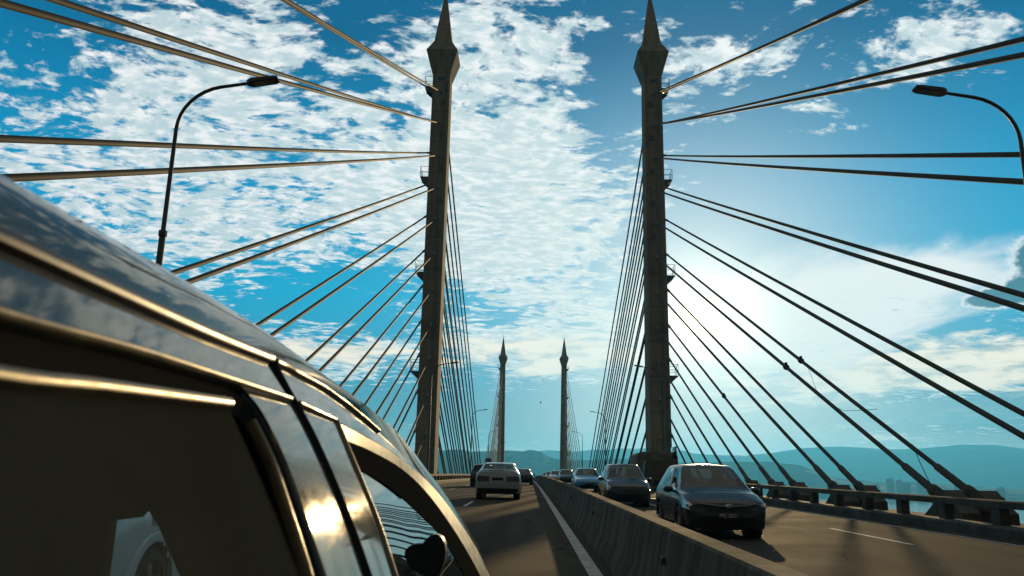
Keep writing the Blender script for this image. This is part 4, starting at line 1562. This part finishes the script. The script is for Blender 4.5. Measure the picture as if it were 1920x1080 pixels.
# pillar skins either side of the seal
bp_ = panel(GP[0:1] + GP[1:], [(1.640, 1.486)] + [(y - 0.014, z) for y, z in BG[2:]], 40, 5, -0.004, -0.003)
bp_.build('centre_pillar', M['paint_silver'], van, VO, smooth=60)
fd = panel([(1.678, 1.484)] + [(y + 0.016, z) for y, z in BG[2:]], FR, 40, 5, -0.003, 0.0)
addp(fd, panel([(y, 0.88) for y in np.linspace(1.55, 3.8, 8)], [(y, 0.42) for y in np.linspace(1.55, 3.8, 8)], 10, 6, 0.004, 0.004))
fdo = fd.build('front_door', M['paint_silver'], van, VO, smooth=60)
for mb_, nm, mt in ((bead(FR, 0.012, 0.007, 40, 0.0), 'window_trim', M['trim_dull']),
                    (panel(OUT, INN, 60, 4, 0.0, -0.014), 'window_surround', M['trim_dull']),  # painted frame, its sunlit gold put into the colour
                    (panel(INN, GL, 60, 4, -0.014, -0.020), 'window_frame', M['matt_rubber_and_shade']),
                    (panel(GL, [FR[1]] + FR[2:], 50, 14, -0.022, -0.016, 0.004), 'window_pane', M['glass_wavy'])):
    o = mb_.build(nm, mt, None, VO, smooth=60)
    o.parent = fdo
    o.location = (0, 0, 0)
tw.build('rear_window', M['glass'], van, VO, smooth=60)
# windscreen
g = []
for y in np.linspace(2.45, 4.12, 14):
    a = Vector((interp(SIL, y, 1) - 0.05, y + 0.012, interp(SIL, y, 2) + 0.003))
    b2 = Vector((2 * XCV - a.x, a.y, a.z))
    g.append([a.lerp(b2, s) + Vector((0, 0.22 * math.sin(PI * s), 0)) for s in np.linspace(0, 1, 11)])
MB().grid(g).build('windscreen', M['glass'], van, VO)
# wing mirror on the door corner
wm = MB()
mr = []
for yo, kx, kz in ((2.66, 0.35, 0.40), (2.62, 0.75, 0.8), (2.55, 1.0, 1.0), (2.50, 1.0, 1.0)):
    mr.append([(-0.284 + 0.044 * kx * math.cos(a), yo, 1.108 + 0.068 * kz * math.sin(a) + 0.018 * math.cos(a)) for a in [PI * q / 8 for q in range(16)]])
wm.rings(mr)
wmo = wm.build('wing_mirror', M['black_trim'], van, VO, smooth=60)
mg = MB().rings([[(-0.284 + 0.039 * math.cos(a), 2.498 - e_, 1.108 + 0.061 * math.sin(a) + 0.018 * math.cos(a)) for a in [PI * q / 8 for q in range(16)]] for e_ in (0, 0.003)])
o = mg.build('mirror_glass', M['glass_dark'], None, VO)
o.parent = wmo
o.location = (0, 0, 0)
# seats: two dark backs, the gap between them opens on the far window
hole = [(-0.998, 0.86), (-0.996, 1.223), (-0.933, 1.232), (-0.912, 1.258), (-0.877, 1.215), (-0.81, 1.101), (-0.70, 0.86)]
left_seat = [(-1.72, 0.3), (-0.998, 0.3), (-0.996, 1.223), (-0.933, 1.232), (-0.912, 1.258), (-0.912, 1.66), (-1.45, 1.66), (-1.60, 1.2)]
right_seat = [(-0.60, 0.3), (-0.70, 0.86), (-0.81, 1.101), (-0.877, 1.215), (-0.912, 1.258), (-0.912, 1.60), (-0.62, 1.60), (-0.52, 1.45), (-0.40, 1.2), (-0.28, 0.9), (-0.26, 0.3)]
MB().prism(left_seat, 'y', 1.98, 2.02).build('seat', M['seat_cloth'], van, VO, smooth=20)
MB().prism(right_seat, 'y', 1.98, 2.02).build('seat', M['seat_cloth'], van, VO, smooth=20)
MB().prism([(-1.72, 0.26), (-0.2, 0.26), (-0.2, 0.86), (-1.72, 0.86)], 'y', 1.985, 2.03).build('seat_base', M['seat_cloth'], van, VO, smooth=20)
# dark lining inside: head lining and tail trim
li = MB()
li.grid([[(x, y, 1.62 if y < 1.9 else 1.57) for x in (-1.38, -1.0, -0.60)] for y in (YB + 0.05, 1.0, 1.9, 2.3)])
li.grid([[(-1.64 + (z - 0.7) * 0.3, y, z) for y in (YB + 0.05, 0.5, 1.5, 1.98)] for z in (0.3, 0.7, 1.1, 1.6)])
li.build('cabin_lining', M['seat_cloth'], van, VO, smooth=0)
for wy in (0.45, 4.15):
    for x1, s in ((-0.15, 1), (-1.75, -1)):
        wh = MB().lathe([(0.19, 0.0), (0.21, 0.012 * s), (0.30, 0.0), (0.32, -0.03 * s), (0.32, -0.17 * s), (0.19, -0.2 * s)], 28).build('wheel', M['tyre'], van)
        wh.location = Vector((x1, wy, 0.32 + zr(wy))) - Vector(VO)
        ro = MB().lathe([(0.195, -0.005 * s), (0.17, -0.03 * s), (0.05, -0.03 * s), (0.002, -0.02 * s)], 20).build('rim', M['rim'], None)
        ro.parent = wh

# ------------------------------------------------------------------ sea, far shore, hills
structure(MB().grid([[(x, y, -33.0) for x in np.linspace(-9000, 9000, 13)] for y in np.linspace(-2500, 8900, 11)]), 'water', M['water'])
structure(MB().rings([[(x, y, z) for x in np.linspace(-7000, 7000, 15)] for y, z in ((2690, -33.5), (2700, -31.8), (8900, -28))], cap=False, closed=False), 'land', M['land'])
NEAR = [(-4500, 150), (-3000, 190), (-1790, 165), (-1058, 187), (-584, 207), (-476, 216), (-384, 204), (-148, 219), (-32, 214), (-3, 226), (40, 226), (87, 217), (116, 200), (152, 179), (250, 163), (395, 163), (683, 179), (988, 164), (1221, 158), (1329, 164), (1473, 174), (1651, 177), (1829, 156), (2037, 90), (2318, 61), (2600, 60), (2880, 42), (3299, 30), (3925, 12), (4500, 0)]
FARR = [(-6500, 200), (-4500, 260), (-2712, 196), (-1050, 240), (-224, 300), (132, 334), (209, 341), (286, 337), (544, 337), (621, 354), (791, 352), (956, 366), (1258, 378), (1515, 372), (1597, 368), (1694, 338), (1841, 325), (2080, 324), (2238, 322), (2567, 371), (2841, 415), (3223, 433), (3601, 419), (3980, 432), (4416, 472), (4687, 483), (4847, 476), (5059, 448), (6019, 424), (7000, 380)]


def ridge(prof, yc, depth, x0, x1, dxs, seed, amp):
    rnd = np.random.RandomState(seed)
    xs_ = np.arange(x0, x1, dxs)
    n = len(xs_)
    h0 = np.interp(xs_, [p[0] for p in prof], [p[1] for p in prof])
    bumps = np.zeros(n)
    for wl, a in ((9, 1.0), (23, 1.3), (60, 1.6)):
        cps = rnd.randn(int(n * dxs / (wl * dxs / 2.0)) + 4)
        bumps += a * np.interp(np.arange(n), np.linspace(0, n, len(cps)), cps)
    h0 = h0 + bumps * amp
    g_ = []
    ts = np.linspace(-1, 1, 19)
    wob = rnd.randn(len(ts), n)
    for k_, t_ in enumerate(ts):
        prof_t = max(0.0, 1 - abs(t_) ** 1.25)
        ker = np.convolve(wob[k_], np.ones(9) / 9, 'same') * 26 * (1 - (1 - abs(t_)) ** 0.5 if abs(t_) < 0.999 else 0) * prof_t
        spur = 0.10 * np.sin(xs_ / 170.0 + k_ * 0.35) * abs(t_) * prof_t * h0 * 2
        z = -32 + (h0 + 32) * prof_t + np.where(abs(t_) < 0.05, 0, ker + spur - 4)
        z = np.minimum(z, h0 + 0.0) if abs(t_) > 0.05 else z
        z = np.maximum(z, -35)
        g_.append([(float(x), yc + t_ * depth, float(zz)) for x, zz in zip(xs_, z)])
    return MB().grid(g_)


NEAR = [(x * 0.643, EYE + (z - EYE) * 0.643) for x, z in NEAR]
FARR = [(x * 0.8235, EYE + (z - EYE) * 0.8235) for x, z in FARR]
structure(ridge(NEAR, 3600, 420, -2900, 2900, 13, 5, 1.25), 'hills', M['forest'], smooth=0)
structure(ridge(FARR, 7000, 1100, -5300, 5700, 24, 9, 1.7), 'hills', M['forest'], smooth=0)
# apartment blocks on the far shore
CITY = [(2151, 73, 34), (2205, 66, 30), (2242, 52, 44), (2330, 55, 40), (2372, 33, 34), (2545, 60, 26), (2795, 34, 40), (2070, 38, 30), (2420, 24, 60)]
LK = ['tallest of the hazy shore towers, left of the pair', 'tall hazy tower right beside the tallest shore tower', 'mid height hazy shore block right of the two tallest', 'broad hazy shore block at the right of the cluster',
      'low hazy shore block right of the broad one', 'slim lone hazy tower between cluster and the right edge', 'low hazy shore block farthest right', 'low hazy shore block farthest left', 'long low hazy shore block']
for (x, top, wd), lab in zip(CITY, LK):
    y = 2880
    x, top, wd = x * 0.58, EYE + (top - EYE) * 0.58, wd * 0.58
    t = thing('apartment_tower', lab, 'apartment block', (x, y, -31), 'apartment blocks on the far shore')
    b = MB()
    b.box(x - wd / 2, x + wd / 2, y, y + 14, -32, top)
    b.box(x - wd / 6, x + wd / 6, y + 4, y + 10, top, top + 3)
    nfl = int((top + 31) / 6)
    for q in range(1, nfl):
        b.box(x - wd / 2 - 0.5, x + wd / 2 + 0.5, y - 0.8, y - 0.05, -31 + q * 6, -31 + q * 6 + 1.8)
    b.build('wall', M['tower_block'], t, (x, y, -31), smooth=0)

# a bird between the far pylons
bd_ = MB()
bx, by, bz_ = 2.13, 150.0, 15.9
bd_.tube([(bx - 0.22, by, bz_), (bx - 0.1, by, bz_ + 0.02), (bx + 0.1, by, bz_ + 0.02), (bx + 0.24, by, bz_ + 0.01)], [0.02, 0.07, 0.06, 0.01], 8)
for s in (-1, 1):
    bd_.rings([[(bx - 0.10 - k_ * 0.05, by + s * (0.05 + 0.42 * k_), bz_ + 0.03 + 0.28 * k_ - 0.12 * k_ * k_), (bx + 0.08 - k_ * 0.08, by + s * (0.05 + 0.42 * k_), bz_ + 0.03 + 0.28 * k_ - 0.12 * k_ * k_),
                (bx + 0.08 - k_ * 0.08, by + s * (0.05 + 0.42 * k_), bz_ + 0.015 + 0.28 * k_ - 0.12 * k_ * k_)] for k_ in (0, 0.5, 1.0)])
tag(bd_.build('bird', M['rubber'], None, (bx, by, bz_)), 'small dark bird flying between the two far pylons', 'bird')

# ------------------------------------------------------------------ haze over the strait
hz = MB().box(-9500, 9500, -2800, 9300, -36.5, 425)
hm = bpy.data.materials.new('sea_haze')
hm.use_nodes = True
ht = NT(hm.node_tree)
ht.n.remove(ht.n['Principled BSDF'])
pv = ht.add('ShaderNodeVolumePrincipled')
pv.inputs['Color'].default_value = (0.09, 0.50, 1.0, 1)
pv.inputs['Density'].default_value = 1.3e-4
pv.inputs['Anisotropy'].default_value = 0.5
ht.l.new(pv.outputs[0], ht.n['Material Output'].inputs['Volume'])
tag(hz.build('haze', hm, smooth=0), kind='stuff')
